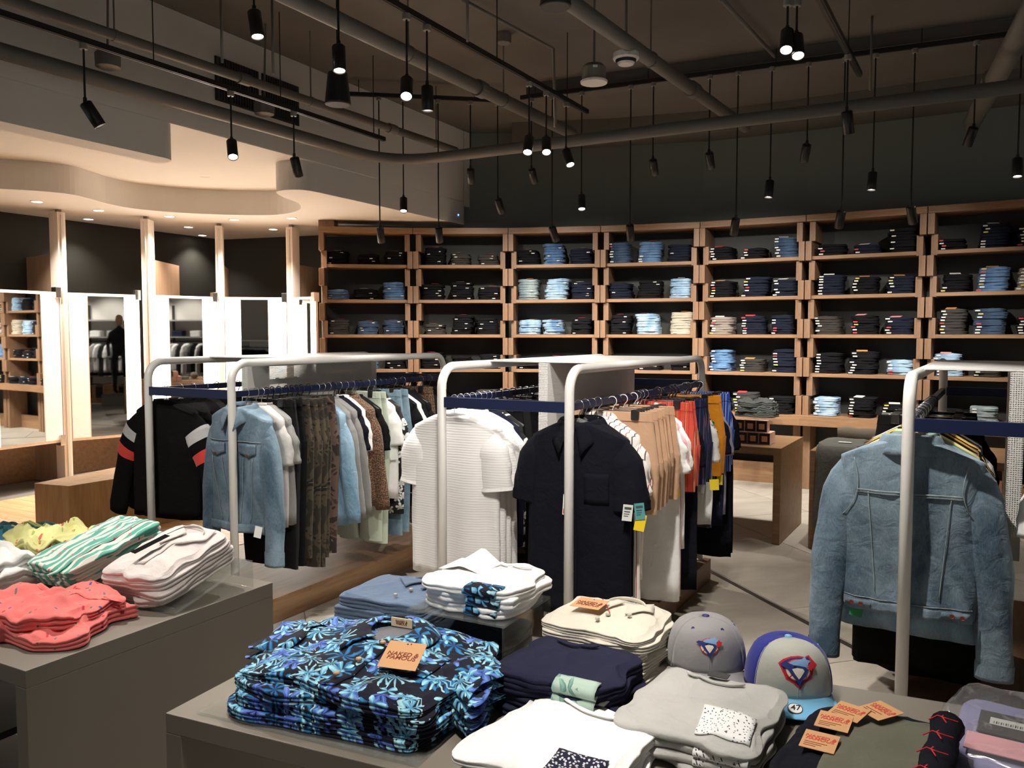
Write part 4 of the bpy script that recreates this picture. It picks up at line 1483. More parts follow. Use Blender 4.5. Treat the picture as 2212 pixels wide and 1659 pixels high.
hanger(RC, 0.12, 0.0, 'clear', 'clear hanger holding the faded denim jacket', 'hangers of the front garments')

# ---------------------------------------------------------------- the rails, front to back
CN = {'black': 'black', 'charcoal': 'charcoal', 'navy': 'dark navy', 'navy2': 'navy', 'grey': 'light grey', 'midgrey': 'mid grey', 'white': 'white', 'lightblue': 'light blue',
      'jeanlight': 'pale blue denim', 'camo': 'dark camouflage', 'camob': 'brown camouflage', 'leopard': 'leopard print', 'sage': 'sage green', 'bwfloral': 'black and white floral',
      'tan': 'tan', 'pink': 'pink', 'redstripe': 'red striped', 'navystripe': 'navy striped', 'bluestripe': 'bright blue striped', 'pinstripe': 'white pinstriped', 'orange': 'orange',
      'blackfloral': 'dark floral', 'yellow': 'yellow', 'paleyellow': 'pale yellow', 'green': 'sea green', 'mustard': 'mustard', 'greygreen': 'grey-green', 'lilac': 'lilac grey', 'stone': 'stone'}
RAILS = [
    (RA, RW, "the left rack's right rail", [
        (0.17, 'tee', 'grey'), (0.21, 'tee', 'midgrey'), (0.25, 'trousers', 'black'), (0.29, 'trousers', 'charcoal'), (0.34, 'trousers', 'black'),
        (0.40, 'trousers', 'camo'), (0.44, 'trousers', 'camo'), (0.48, 'trousers', 'camo'), (0.52, 'trousers', 'camo'), (0.58, 'trousers', 'camob'),
        (0.65, 'longsleeve', 'lightblue'), (0.70, 'longsleeve', 'midgrey'), (0.75, 'longsleeve', 'midgrey'), (0.80, 'tee', 'navy'), (0.85, 'tee', 'white'),
        (0.91, 'jacket', 'leopard'), (0.97, 'tee', 'black'), (1.02, 'trousers', 'sage'), (1.06, 'trousers', 'sage'), (1.12, 'tee', 'white'), (1.18, 'shirt', 'bwfloral'),
        (1.24, 'trousers', 'jeanlight'), (1.29, 'trousers', 'jeanlight'), (1.35, 'tee', 'black'), (1.40, 'tee', 'white'), (1.45, 'shirt', 'black'), (1.50, 'shirt', 'black'),
        (1.56, 'trousers', 'leopard'), (1.60, 'trousers', 'leopard'), (1.66, 'shirt', 'charcoal'), (1.71, 'tee', 'black'), (1.76, 'tee', 'black'), (1.82, 'tee', 'charcoal'), (1.88, 'tee', 'black')]),
    (RA, 0.0, "the left rack's left rail", [(0.40 + 0.085 * k, 'shirt' if k % 3 else 'jacket', 'black' if k % 4 else 'charcoal') for k in range(18)]),
    (RB, 0.0, "the middle rack's left rail", [
        (0.33, 'tee', 'navy2'), (0.38, 'tee', 'navy2'), (0.43, 'shirt', 'bwfloral')] + [(0.47 + 0.075 * k, ('trousers', 'trousers', 'shirt')[k % 3], ('black', 'charcoal', 'black', 'black')[k % 4]) for k in range(19)]),
    (RB, RW, "the middle rack's right rail", [
        (0.17, 'shirt', 'navy'), (0.24, 'dress', 'pinstripe'), (0.31, 'shirt', 'pinstripe'),
        (0.39, 'shorts', 'tan'), (0.46, 'shorts', 'tan'), (0.53, 'shorts', 'tan'), (0.60, 'shorts', 'tan'), (0.67, 'shorts', 'tan'), (0.74, 'shorts', 'tan'),
        (0.82, 'dress', 'white'), (0.88, 'dress', 'pink'), (0.94, 'shirt', 'white'), (1.01, 'shorts', 'redstripe'), (1.08, 'shorts', 'redstripe'),
        (1.15, 'dress', 'navy'), (1.21, 'shorts', 'navystripe'), (1.27, 'shorts', 'navystripe'), (1.33, 'shorts', 'navystripe'), (1.40, 'tee', 'white'), (1.46, 'shirt', 'blackfloral'),
        (1.53, 'shorts', 'orange'), (1.59, 'shorts', 'orange'), (1.65, 'shirt', 'navy2'), (1.70, 'tee', 'lilac'), (1.76, 'shorts', 'bluestripe'), (1.82, 'shorts', 'bluestripe'),
        (1.88, 'dress', 'navy'), (1.93, 'dress', 'navy')]),
    (RC, 0.0, "the right rack's left rail", [
        (0.19, 'longsleeve', 'lightblue'), (0.22, 'tee', 'midgrey'), (0.24, 'tee', 'stone'), (0.30, 'tee', 'green'), (0.36, 'tee', 'paleyellow'), (0.42, 'dress', 'black'), (0.48, 'tee', 'mustard'),
        (0.54, 'dress', 'black'), (0.60, 'tee', 'yellow'), (0.66, 'dress', 'black'), (0.73, 'tee', 'white'), (0.80, 'trousers', 'black'), (0.88, 'trousers', 'greygreen'), (0.96, 'dress', 'black'), (1.06, 'trousers', 'black'), (1.16, 'dress', 'black')]),
    (RC, RW, "the right rack's far rail", [(0.9 + 0.11 * k, 'dress' if k % 2 else 'trousers', 'black') for k in range(9)]),
]
TAGSET = {('the left rack\'s right rail', 0.58): [(TAGO, 0.05, -0.17, 0.05, 0.07)], ('the left rack\'s right rail', 0.52): [(TAGY, 0.10, -0.18, 0.03, 0.04)],
          ('the left rack\'s right rail', 0.44): [(TAGT, 0.10, -0.17, 0.035, 0.06)], ('the left rack\'s right rail', 0.91): [(TAGW, 0.10, -0.72, 0.05, 0.05), (TAGY, 0.14, -0.76, 0.045, 0.06)],
          ('the left rack\'s right rail', 1.12): [(TAGW, 0.22, -0.43, 0.05, 0.06)], ('the left rack\'s right rail', 1.18): [(TAGG, 0.2, -0.48, 0.04, 0.05)],
          ('the left rack\'s right rail', 1.60): [(TAGP, 0.13, -0.2, 0.03, 0.045)], ('the middle rack\'s right rail', 0.67): [(TAGY, 0.08, -0.2, 0.03, 0.05)],
          ('the middle rack\'s right rail', 0.82): [(TAGW, 0.2, -0.45, 0.04, 0.05), (TAGY, 0.22, -0.46, 0.035, 0.06)], ('the middle rack\'s right rail', 1.08): [(TAGO, 0.16, -0.22, 0.03, 0.05)],
          ('the middle rack\'s right rail', 1.33): [(TAGW, 0.18, -0.52, 0.05, 0.06), (TAGY, 0.25, -0.50, 0.05, 0.06)], ('the middle rack\'s right rail', 1.40): [(TAGG, 0.0, -0.15, 0.05, 0.06)],
          ('the middle rack\'s right rail', 1.59): [(TAGY, 0.2, -0.52, 0.035, 0.06), (TAGT, 0.15, -0.53, 0.04, 0.05)], ('the middle rack\'s right rail', 1.53): [(TAGG, 0.16, -0.2, 0.05, 0.06)],
          ('the middle rack\'s right rail', 1.82): [(TAGG, 0.15, -0.15, 0.03, 0.05)]}
for root, x, rn, items in RAILS:
    seen = {}
    total = {}
    for it in items:
        total[it[1:]] = total.get(it[1:], 0) + 1
    for k, (y, kind, col) in enumerate(items):
        n = seen[(kind, col)] = seen.get((kind, col), -1) + 1
        nm = f'{CN[col]} {NOUN[kind]}'
        lab = f'{nm} on {rn}' if total[(kind, col)] == 1 else f'{nm} on {rn}, {ORD[n]} such from the front'
        xo = x + (0.04 if kind == 'shorts' else 0.0)
        garment(root, xo, y, kind, C[col], lab, f'clothes on {rn}', k, random.uniform(-0.09, 0.09), random.uniform(0.96, 1.04), tags=TAGSET.get((rn, y), ()))
        hk = 'clip' if kind in ('trousers', 'shorts') else ('black' if col in ('black', 'charcoal', 'navy') and k % 2 else 'clear')
        if kind == 'shorts' and col in ('tan', 'bluestripe') and k % 2:
            hk = 'whiteclip'
        hn = 'clear' if hk == 'clear' else 'black' if hk == 'black' else 'clip'
        rs = rn.replace("rack's ", '')
        hanger(root, y, xo, hk, f'{hn} hanger holding {nm} on {rs}' + ('' if total[(kind, col)] == 1 else f', {ORD[n]} such'), f'hangers on {rn}')

garment(RC, RW - 0.05, 0.16, 'tee', C['white'], "white T-shirt at the picture's right edge on the right rack", "clothes on the right rack's far rail", 1)
hanger(RC, 0.16, RW - 0.05, 'clear', "clear hanger holding the white T-shirt at the right edge", "hangers on the right rack's far rail")
# ---------------------------------------------------------------- folded clothes
def slab(w, d, h, layers=2, rnd=0.03, seed=0.0, wob=0.004, top=0.006, n=56, bulge=0.008, rings=6, skew=None, flat=0.0, droop=0.0):
    """a folded garment: rounded-rectangle outline, folds showing as bulging layers at the sides, softly uneven top.
    centre at the origin, bottom at z = 0. Local -y is the rounded fold at the front."""
    base = []
    for i in range(n):
        a = 2 * PI * i / n
        c, s = math.cos(a), math.sin(a)
        k = (abs(c) ** 7 + abs(s) ** 7) ** (-1 / 7.0)
        x, y = k * c * w / 2, k * s * d / 2
        x += wob * nz(c * 2 + seed, s * 2, seed * 0.7) * 2
        y += wob * nz(c * 2, s * 2 + seed, seed * 1.3) * 2
        base.append((x, y))
    def hz(x, y):
        cr_ = max(0.0, 1 - 4.5 * abs(nz(x * 7 + seed, y * 4 - x * 3, seed * 0.9)))
        c2_ = max(0.0, 1 - 5.0 * abs(nz(y * 9 + x * 4, x * 5 + seed, seed * 1.9)))
        return top * (nz(x * 9 + seed, y * 9, seed) + 0.5 * nz(x * 22, y * 22 + seed, seed) + 0.55 * cr_ * cr_ + 0.4 * c2_ * c2_) - droop * (abs(x) / (w / 2)) ** 3
    b = MB()
    R_ = []
    m = layers * 5
    for k in range(m + 1):
        f = k / m
        ins = bulge * (1 - abs(math.sin(layers * PI * f)) ** 0.6)
        ring = []
        for i, (x, y) in enumerate(base):
            L = math.hypot(x, y)
            jit = 0.5 * ins * nz(x * 15, y * 15, seed + k)
            front = 1.0 if y > -d * 0.42 else 0.35
            q = 1 - (ins * front + (bulge * 1.2 if k in (0, m) else 0) + jit) / max(L, 0.02)
            zz = h * f
            ring.append(Vector((x * q, y * q, zz + (hz(x, y) * f if k else 0))))
        R_.append(ring)
    for f in [0.985, 0.955, 0.90] + [0.82 * (1 - k / rings) for k in range(rings)]:
        R_.append([Vector((p.x * f, p.y * f, h + 0.004 * (1 - f) * 2 * (1 - flat) + hz(p.x * f, p.y * f))) for p in R_[m]])
    k0 = b.ring_grid(R_, True, True, False)
    last = k0 + (len(R_) - 1) * n
    b.v.append((0, 0, h + 0.008 * (1 - flat) + hz(0, 0)))
    for i in range(n):
        b.face((last + i, last + (i + 1) % n, len(b.v) - 1))
    b.hz = hz
    return b


def slab_uv(c):
    return (c.x + c.z * 0.7, c.y - c.z)


JEAN_MESH = [slab(0.25, 0.30, 0.030, 2, seed=k * 3.3, wob=0.006, top=0.006, n=20, rings=3, bulge=0.010).mesh('folded_jeans', True, mats=(plain('proto', (0.5, 0.5, 0.5)),)) for k in range(5)]
JC = {'K': ('black', cloth('black_denim', (0.008, 0.008, 0.0095), weave=300)), 'N': ('dark navy', cloth('dark_navy_denim', (0.012, 0.015, 0.027), weave=300)),
      'D': ('dark indigo', denim('dark_indigo', srgb(30, 42, 62), srgb(64, 84, 110), 0.4)), 'B': ('mid blue', denim('mid_blue_denim', srgb(52, 80, 118), srgb(98, 132, 170), 0.4)),
      'L': ('light blue', denim('light_blue_denim', srgb(92, 124, 156), srgb(160, 188, 210), 0.4)), 'W': ('washed grey-blue', denim('washed_denim', srgb(96, 112, 120), srgb(150, 164, 166), 0.4)),
      'G': ('charcoal grey', cloth('charcoal_denim', (0.05, 0.048, 0.047), weave=300)), 'T': ('taupe grey', cloth('taupe_denim', srgb(140, 130, 122), weave=300)),
      'O': ('dark brown-grey', cloth('brown_grey_denim', (0.045, 0.041, 0.037), weave=300)), 'S': ('stone beige', cloth('stone_denim', srgb(172, 164, 148), weave=300))}
STOCK = [
    ['K5K4K5', 'B4K4B7', 'G6D5D6', 'K3B4K5', 'K4N4K3'],
    ['K7O5O4', 'K6K7K5', 'O4K8K7', 'K6K5K5', 'K4B3O6'],
    ['K6B8N6', 'W8L8N7', 'L6L6K6', 'K5K5G4', 'K4K5K4'],
    ['D8B8N7', 'N6K7L8', 'K7L8S8', 'K5K4K5', 'K4N4K4'],
    ['K5K4D7', 'K6N7N6', 'T7N7N7', 'B8O5N8', 'K5G7K6'],
    ['K4N3K8', 'N7K6N6', 'O7K7N6', 'K7K8L5', 'L6K7K5'],
    ['K4N8N6', 'K6B8T7', 'G8D8K6', 'L7O5S5', 'K4W5K6']]
STK = [plain('sticker_white', srgb(214, 214, 206), 0.6), plain('sticker_red', srgb(190, 60, 64), 0.6), plain('sticker_yellow', srgb(206, 196, 90), 0.6), plain('sticker_tan', srgb(190, 130, 70), 0.6), plain('sticker_pink', srgb(226, 150, 150), 0.6)]
STM = MB().box((-0.02, -0.001, -0.006), (0.02, 0.001, 0.006)).mesh('size_sticker', mats=(STK[0],))
PATCHM = MB().box((-0.05, -0.03, -0.001), (0.05, 0.03, 0.001)).mesh('waist_patch', mats=(STK[0],))
LEVEL = ['top shelf', 'second shelf', 'third shelf', 'fourth shelf', 'bench']
SIDE = ['left', 'middle', 'right']
budget = 292
rest = {}
order = [6, 5, 4, 3, 2, 1, 0]
made = 0
for q in order:
    t, L = UNITS[q]
    rz = t.rotation_euler[2]
    M = Matrix.Translation(t.location) @ Matrix.Rotation(rz, 4, 'Z')
    for lv in range(5):
        z0 = SHZ[4 - lv] if lv < 4 else SHZ[0]
        code = STOCK[q][lv]
        for s_ in range(3):
            col, n = code[2 * s_], int(code[2 * s_ + 1])
            x = L * (0.20, 0.5, 0.80)[s_] + random.uniform(-0.02, 0.02)
            y = 0.03 + 0.16 + random.uniform(-0.01, 0.02) - (0.10 if lv == 4 else 0)
            cname, m = JC[col]
            z = z0 + 0.001
            sx = random.uniform(0.9, 1.06)
            lean = random.uniform(-0.004, 0.004)
            for k in range(n):
                zs = random.uniform(0.80, 1.10)
                rot = random.uniform(-0.09, 0.09) + (PI if k % 2 else 0) * 0
                loc = M @ Vector((x + lean * k + random.uniform(-0.009, 0.009), y + random.uniform(-0.01, 0.01), z))
                R3 = Euler((0, 0, rz + rot))
                top = k == n - 1
                if made < budget:
                    made += 1
                    place = 'alone' if n == 1 else 'topmost' if top else 'bottom' if k == 0 else f'{ORD[n - 1 - k]} from top'
                    un = f'{ORD[q]} unit' if q < 6 else 'rightmost unit'
                    o = place_mesh('folded_jeans', JEAN_MESH[(k + s_ + lv) % 5], None, m, loc, R3, (sx, 1, zs))
                    tag(o, f'folded {cname} jeans, {place} of {SIDE[s_]} pile, {LEVEL[lv]}, {un}', 'jeans', 'folded jeans on the oak shelves')
                    if (q >= 3 and random.random() < 0.75) or random.random() < 0.45:
                        st_ = place_mesh('size_sticker', STM, o, STK[random.choice((0, 0, 0, 0, 0, 0, 0, 1, 2))], (-0.085, -0.1495, 0.016))
                        st_.scale = (1, 1, 1 / zs)
                    if top and random.random() < 0.6:
                        pt = place_mesh('waist_patch', PATCHM, o, STK[random.choice((0, 0, 3, 3, 1, 4))], (-0.02, -0.10, 0.039 + 0.004), (0.25, 0, random.uniform(-0.3, 0.3)))
                else:
                    rest.setdefault(col, []).append((Matrix.Translation(loc) @ R3.to_matrix().to_4x4() @ Matrix.Diagonal((sx, 1, zs, 1)), (k + s_ + lv) % 5, top))
                z += 0.030 * zs
# the remaining pairs on the far units: one mass
far = MB()
mats = []
for ci, (col, lst) in enumerate(rest.items()):
    mats.append(JC[col][1])
    for (mtx, vi, top) in lst:
        me = JEAN_MESH[vi]
        far.cur = ci
        k = len(far.v)
        far.v += [tuple(mtx @ v.co) for v in me.vertices]
        for p in me.polygons:
            far.face(k + i for i in p.vertices)
n_m = len(mats)
mats += [STK[0], STK[3], STK[1]]
for lst in rest.values():
    for (mtx, vi, top) in lst:
        if random.random() < 0.35:
            far.cur = n_m
            sx_ = random.choice((-0.07, 0.05, 0.08))
            far.box((sx_ - 0.018, -0.1515, 0.010), (sx_ + 0.018, -0.1495, 0.020), mtx)
        if top and random.random() < 0.6:
            far.cur = n_m + random.choice((0, 1, 1, 2))
            far.box((-0.03, -0.14, 0.041), (0.05, -0.08, 0.043), mtx @ Matrix.Rotation(random.uniform(-0.3, 0.3), 4, 'Z'))
if far.v:
    tag(far.build('folded_jeans', mats, None, smooth=True), 'piles of folded jeans filling the far left shelving units', None, None, 'stuff')

# dark knitwear pile on the fifth unit's bench
t5, L5 = UNITS[4]
M5 = Matrix.Translation(t5.location) @ Matrix.Rotation(t5.rotation_euler[2], 4, 'Z')
# ---------------------------------------------------------------- things lying on the two grey tables
def text_mesh(body, size, mat, align='CENTER', space=1.0, shear=0.0):
    cu = bpy.data.curves.new('lettering', 'FONT')
    cu.body = body
    cu.size = size
    cu.align_x = align
    cu.align_y = 'CENTER'
    cu.space_line = space
    cu.shear = shear
    cu.extrude = 0.0003
    cu.offset = size * 0.012
    o = bpy.data.objects.new('lettering', cu)
    COL.objects.link(o)
    dg = bpy.context.evaluated_depsgraph_get()
    me = bpy.data.meshes.new_from_object(o.evaluated_get(dg))
    bpy.data.objects.remove(o)
    me.materials.clear()
    me.materials.append(mat)
    return me


INK = plain('dark_red_ink', srgb(120, 40, 30), 0.7)
INKR = plain('red_ink', srgb(206, 70, 60), 0.7)
BRAND = text_mesh('NAKED &\nFAMOUS', 0.017, INK, shear=0.15, space=0.75)
BRANDR = text_mesh('NAKED &\nFAMOUS', 0.013, INKR, shear=0.15, space=0.75)
FONT47 = text_mesh('47', 0.022, plain('black_ink', (0.01, 0.01, 0.01), 0.6), shear=0.2)


def kraft_tag(parent, p, rot, w=0.062, h=0.062, red=False, name='kraft_tag'):
    o = MB().box((-w / 2, -h / 2, 0), (w / 2, h / 2, 0.0009)).build(name, KRAFT, parent)
    o.location, o.rotation_euler = p, rot
    place_mesh('lettering', BRANDR if red else BRAND, o, None, (0, 0.008 if red else -0.004, 0.0012))
    if red:
        k = MB()
        for i in range(3):
            k.box((-w * 0.4, -h * (0.16 + 0.1 * i), 0.0009), (w * (0.25 - 0.15 * i), -h * (0.13 + 0.1 * i), 0.0012))
        k.build('fine_print', INK, o)
    else:
        MB().lathe([(0.0025, 0.0009), (0.0005, 0.0013)], 10, c=(0, h * 0.42, 0)).build('punched_hole', BLACK, o)
    return o


def stack(n, c, w, d, h, rz, z0, mat, nm, cat, lab, group, layers=2, seed=0, wob=0.006, top=0.006, toptop=None, pitch=0.0, n_seg=56, dxy=0.006, droop=0.0, bulge=0.008):
    """n folded garments on one another; returns the things, bottom first. lab: list or function(k from top)"""
    res = []
    z = z0
    up = Vector((0, 0, 1))
    for k in range(n):
        kk = n - 1 - k
        t = thing(nm, lab(kk), cat, (0, 0, 0), 0, group)
        off = Vector((random.uniform(-dxy, dxy), random.uniform(-dxy, dxy), 0))
        M = Matrix.Translation(Vector((c[0], c[1], z0))) @ Matrix.Rotation(rz, 4, 'Z') @ Matrix.Rotation(pitch, 4, 'X') @ Matrix.Translation(Vector((0, 0, z - z0)))
        t.location = M.translation + off
        t.rotation_euler = (Matrix.Rotation(rz + random.uniform(-0.02, 0.02), 4, 'Z') @ Matrix.Rotation(pitch, 4, 'X')).to_euler()
        hh = h * random.uniform(0.93, 1.07)
        b = slab(w * random.uniform(0.98, 1.02), d * random.uniform(0.98, 1.02), hh, layers, seed=seed + k * 2.7, wob=wob, top=(toptop if (toptop and kk == 0) else top), n=n_seg if kk else int(n_seg * 1.7), rings=22 if kk == 0 else 4, droop=droop if kk == 0 else 0, bulge=bulge)
        o = b.build('folded_body', mat, t, smooth=True, uvfn=slab_uv)
        res.append((t, b.hz, hh, w, d))
        z += hh * 0.97
    return res


def edge_patch(s, m, x0, x1, back=0.04, name='pocket', skew=0.0):
    """printed pocket that wraps from the top over the front fold"""
    t, hz, h, w, d = s
    b = MB()
    prof = [(-d / 2 + back, h + 0.004), (-d / 2 + back * 0.45, h + 0.003), (-d / 2 + 0.012, h + 0.001), (-d / 2 + 0.0, h * 0.80), (-d / 2 - 0.003, h * 0.5), (-d / 2 + 0.0, h * 0.22), (-d / 2 + 0.006, h * 0.06)]
    def fn(a, c):
        f = c * (len(prof) - 1)
        i = min(len(prof) - 2, int(f))
        y = prof[i][0] + (prof[i + 1][0] - prof[i][0]) * (f - i)
        z = prof[i][1] + (prof[i + 1][1] - prof[i][1]) * (f - i)
        x = x0 + (x1 - x0) * a + skew * (1 - c)
        return (x, y - 0.002, z + (hz(x, y) if c < 0.4 else 0))
    b.sheet(8, 12, fn)
    return b.build(name, m, t, smooth=True, solid=0.002, uvfn=slab_uv)


def top_patch(s, m, cx, cy, w, d, rot=0.0, name='pocket', off=0.003, nx=10, ny=10, shape=None):
    t, hz, h, W, D = s
    b = MB()
    c_, s_ = math.cos(rot), math.sin(rot)
    def fn(a, c):
        u, v = (shape(a, c) if shape else ((a - 0.5) * w, (c - 0.5) * d))
        x, y = cx + u * c_ - v * s_, cy + u * s_ + v * c_
        lift = 0.008 * (1 - max(abs(x) / (W / 2), abs(y) / (D / 2)))
        return (x, y, h + lift + hz(x, y) + off)
    b.sheet(nx, ny, fn)
    return b.build(name, m, t, smooth=True, solid=0.002, uvfn=slab_uv)


def flat_collar(s, m, cy, r=0.052, fall=0.045, point=0.035, z=0.0, stand=0.02, inner=None, name='collar', cx=0.0):
    t, hz, h, W, D = s
    b = MB()
    def fn(a, c):
        th = (a - 0.5) * 2 * 2.75
        e = abs(a - 0.5) * 2
        rr = r + fall * c + point * c * e ** 5
        zz = h + 0.008 + z + stand * (1 - c) ** 0.7 * (0.35 + 0.65 * math.cos(th / 2) ** 2) + 0.006 * math.sin(c * PI)
        return (cx + rr * math.sin(th) * 1.02, cy + rr * math.cos(th) * 0.9, zz)
    b.sheet(36, 6, fn)
    o = b.build(name, m, t, smooth=True, solid=0.003, uvfn=slab_uv)
    if inner:
        k = MB()
        k.lathe([(0.0005, 0.0), (r * 0.99, 0.0)], 28, c=(cx, cy, h + 0.010 + z), caps=False)
        k.build('inner_neck', inner, t)
    return o


def crew_neck(s, m, cy, r=0.07, cx=0.0, label=None, dark=None):
    t, hz, h, W, D = s
    z = h + 0.006 + hz(cx, cy)
    def band(a, c):
        th = -1.15 + 2.3 * a
        rr = r + 0.012 * c
        return (cx + rr * math.sin(th), cy - rr * 0.72 * math.cos(th), h + 0.006 + hz(cx + rr * math.sin(th), cy - rr * 0.72 * math.cos(th)) + 0.0015 + 0.002 * math.sin(c * PI))
    b = MB()
    b.sheet(24, 4, band)
    b.build('neckband', m, t, smooth=True, solid=0.002)
    if label:
        MB().cbox((cx, cy + 0.005, z + 0.004), (0.045, 0.028, 0.002)).build('neck_label', label, t)


def wing_collar(s, m, cy, cx=0.0, size=1.0):
    """an open shirt collar lying flat: two pointed wings and a low stand behind"""
    t, hz, h, W, D = s
    for sd in (-1, 1):
        q = [(0.006, 0.012), (0.062, 0.048), (0.082, -0.004), (0.026, -0.058)]
        def shape(a, c, sd=sd):
            x = (q[0][0] * (1 - a) + q[1][0] * a) * (1 - c) + (q[3][0] * (1 - a) + q[2][0] * a) * c
            y = (q[0][1] * (1 - a) + q[1][1] * a) * (1 - c) + (q[3][1] * (1 - a) + q[2][1] * a) * c
            return (sd * x * size, y * size)
        o = top_patch(s, m, cx, cy, 0, 0, 0.0, 'collar_wing', 0.006, 6, 6, shape)
    b = MB()
    def fn(a, c):
        th = -1.25 + 2.5 * a
        return (cx + 0.054 * size * math.sin(th), cy + (0.004 + 0.038 * math.cos(th)) * size, h + 0.006 + hz(cx, cy) + 0.010 * c * math.cos(th * 0.9))
    b.sheet(16, 3, fn)
    b.build('collar_stand', m, t, smooth=True, solid=0.003, uvfn=slab_uv)


# acrylic risers and trays
ACR = clear('clear_acrylic', (0.93, 0.95, 0.94), 0.05, 0.02)
def riser(c, w, d, h, rz, z0, label, th=0.005):
    t = thing('acrylic_riser', label, 'display riser', (c[0], c[1], z0), rz)
    MB().box((-w / 2, -d / 2, h - th), (w / 2, d / 2, h)).build('riser_top', ACR, t, bevel=0.0008)
    MB().box((-w / 2, -d / 2, 0.001), (-w / 2 + th, d / 2, h - th)).build('riser_side', ACR, t, bevel=0.0008)
    MB().box((w / 2 - th, -d / 2, 0.001), (w / 2, d / 2, h - th)).build('riser_side', ACR, t, bevel=0.0008)
    return t


def slope_stand(c, w, d, h, rz, z0, label, th=0.004):
    t = thing('acrylic_stand', label, 'display stand', (c[0], c[1], z0), rz)
    b = MB()
    k = [(0, 0.001), (d, h), (d, h + th), (0, 0.001 + th)]
    def ext_(poly):
        n = len(poly)
        q = len(b.v)
        b.v.extend([(-w / 2, y - d / 2, z) for y, z in poly] + [(w / 2, y - d / 2, z) for y, z in poly])
        for i in range(n):
            j = (i + 1) % n
            b.face((q + i, q + j, q + n + j, q + n + i))
        b.face(q + i for i in range(n))
        b.face(q + n + i for i in reversed(range(n)))
    ext_(k)
    b.build('sloping_sheet', ACR, t)
    MB().box((-w / 2, d / 2, 0.001), (w / 2, d / 2 + th, h + th)).build('back_leg', ACR, t)
    MB().box((-w / 2, -d / 2 - th, 0.001), (w / 2, -d / 2, 0.022)).build('front_lip', ACR, t)
    return t


z2 = 0.751
rz2 = -A2
# --- floral shirts
FLOR = leafprint('blue_tropical_print', (0.0045, 0.005, 0.016), (
    (0.070, 0.62, 7, 2.0, srgb(14, 50, 110), srgb(50, 140, 190), 0.13, 0.62),
    (0.060, 0.68, 9, 3.0, srgb(30, 110, 150), srgb(170, 216, 226), 0.57, 0.66),
    (0.072, 0.50, 5, 1.1, srgb(36, 60, 150), srgb(110, 146, 220), 0.91, 0.5),
    (0.052, 0.55, 4, 1.8, srgb(40, 120, 170), srgb(160, 220, 236), 0.29, 0.55)))
FC = (-0.335, 1.905)
tray = thing('acrylic_tray', 'clear acrylic sheet under the tropical print shirts', 'display tray', (FC[0] - 0.02, FC[1] - 0.005, z2), rz2)
MB().box((-0.285, -0.225, 0.001), (0.285, 0.225, 0.006)).build('tray_sheet', clear('clear_acrylic_tray', (0.9, 0.92, 0.91), 0.05, 0.02), tray, bevel=0.0008)
flo = stack(4, FC, 0.53, 0.42, 0.024, rz2, z2 + 0.006, FLOR, 'floral_shirt', 'shirt', lambda k: 'folded navy shirt with blue tropical leaves, topmost, with kraft tag' if k == 0 else f'folded navy shirt with blue tropical leaves, {ORD[k]} in its pile', 'tropical print shirts', 3, 4.0, 0.018, 0.006, 0.010, n_seg=80, droop=0.02, bulge=0.012)
s = flo[-1]
flat_collar(s, FLOR, 0.10, 0.055, 0.06, 0.045, 0.002, 0.026, inner=cloth('grey_lining', (0.16, 0.16, 0.18)))
lb = MB().cbox((0.0, 0.14, s[2] + 0.026), (0.06, 0.003, 0.022)).build('neck_label', plain('cream_label', srgb(226, 212, 178), 0.7), s[0])
lm = place_mesh('lettering', text_mesh('NAKED &\nFAMOUS', 0.008, INK, space=0.75), lb, None, (0.0, 0.1382, s[2] + 0.026), (PI / 2, 0, 0))
top_patch(s, FLOR, 0.02, -0.07, 0.035, 0.26, 0.0, 'placket', 0.003, 3, 14)
top_patch(s, FLOR, 0.13, -0.02, 0.12, 0.13, 0.0, 'chest_pocket', 0.0035)
WB = plain('wood_button', srgb(196, 160, 120), 0.5)
for k, yy in enumerate((0.02, -0.08, -0.165)):
    disc(s[0], WB, (0.02, yy, s[2] + 0.012 + s[1](0.02, yy) + 0.004), 0.0075, (0, 0, 1))
kraft_tag(s[0], (0.125, -0.065, s[2] + 0.036), (0.32, 0.04, 0.2), 0.088, 0.088)
MB().tube([(0.03, 0.015, s[2] + 0.02), (0.06, 0.0, s[2] + 0.026), (0.10, -0.02, s[2] + 0.026), (0.128, -0.030, s[2] + 0.050)], 0.0012, 6).build('red_cord', cloth('red_cord', srgb(190, 30, 40)), s[0])
# sleeves that stick out at both sides
for q, ss in enumerate(flo):
    t, hz, h, w, d = ss
    for sd in (-1, 1):
        b = MB()
        rings = []
        n = 20
        for k in range(8):
            f = k / 7
            cx_ = sd * (w / 2 - 0.05 + 0.105 * f)
            cy_ = 0.045 - 0.06 * f * (1.0 if sd > 0 else -0.2)
            hw = 0.085 + 0.02 * f
            hd = 0.016 + 0.008 * f
            ring = []
            for i in range(n):
                a = 2 * PI * i / n
                ring.append(Vector((cx_ + 0.015 * sd * math.sin(a * 2), cy_ + hw * math.cos(a), max(0.003, h * 0.55 - 0.018 * f * (q > 0) + hd * math.sin(a) + 0.012 * nz(math.cos(a) * 2 + q, f * 3, sd + q)))))
            rings.append(ring)
        b.ring_grid(rings)
        b.build('sleeve', FLOR, t, smooth=True, solid=0.002, uvfn=slab_uv)

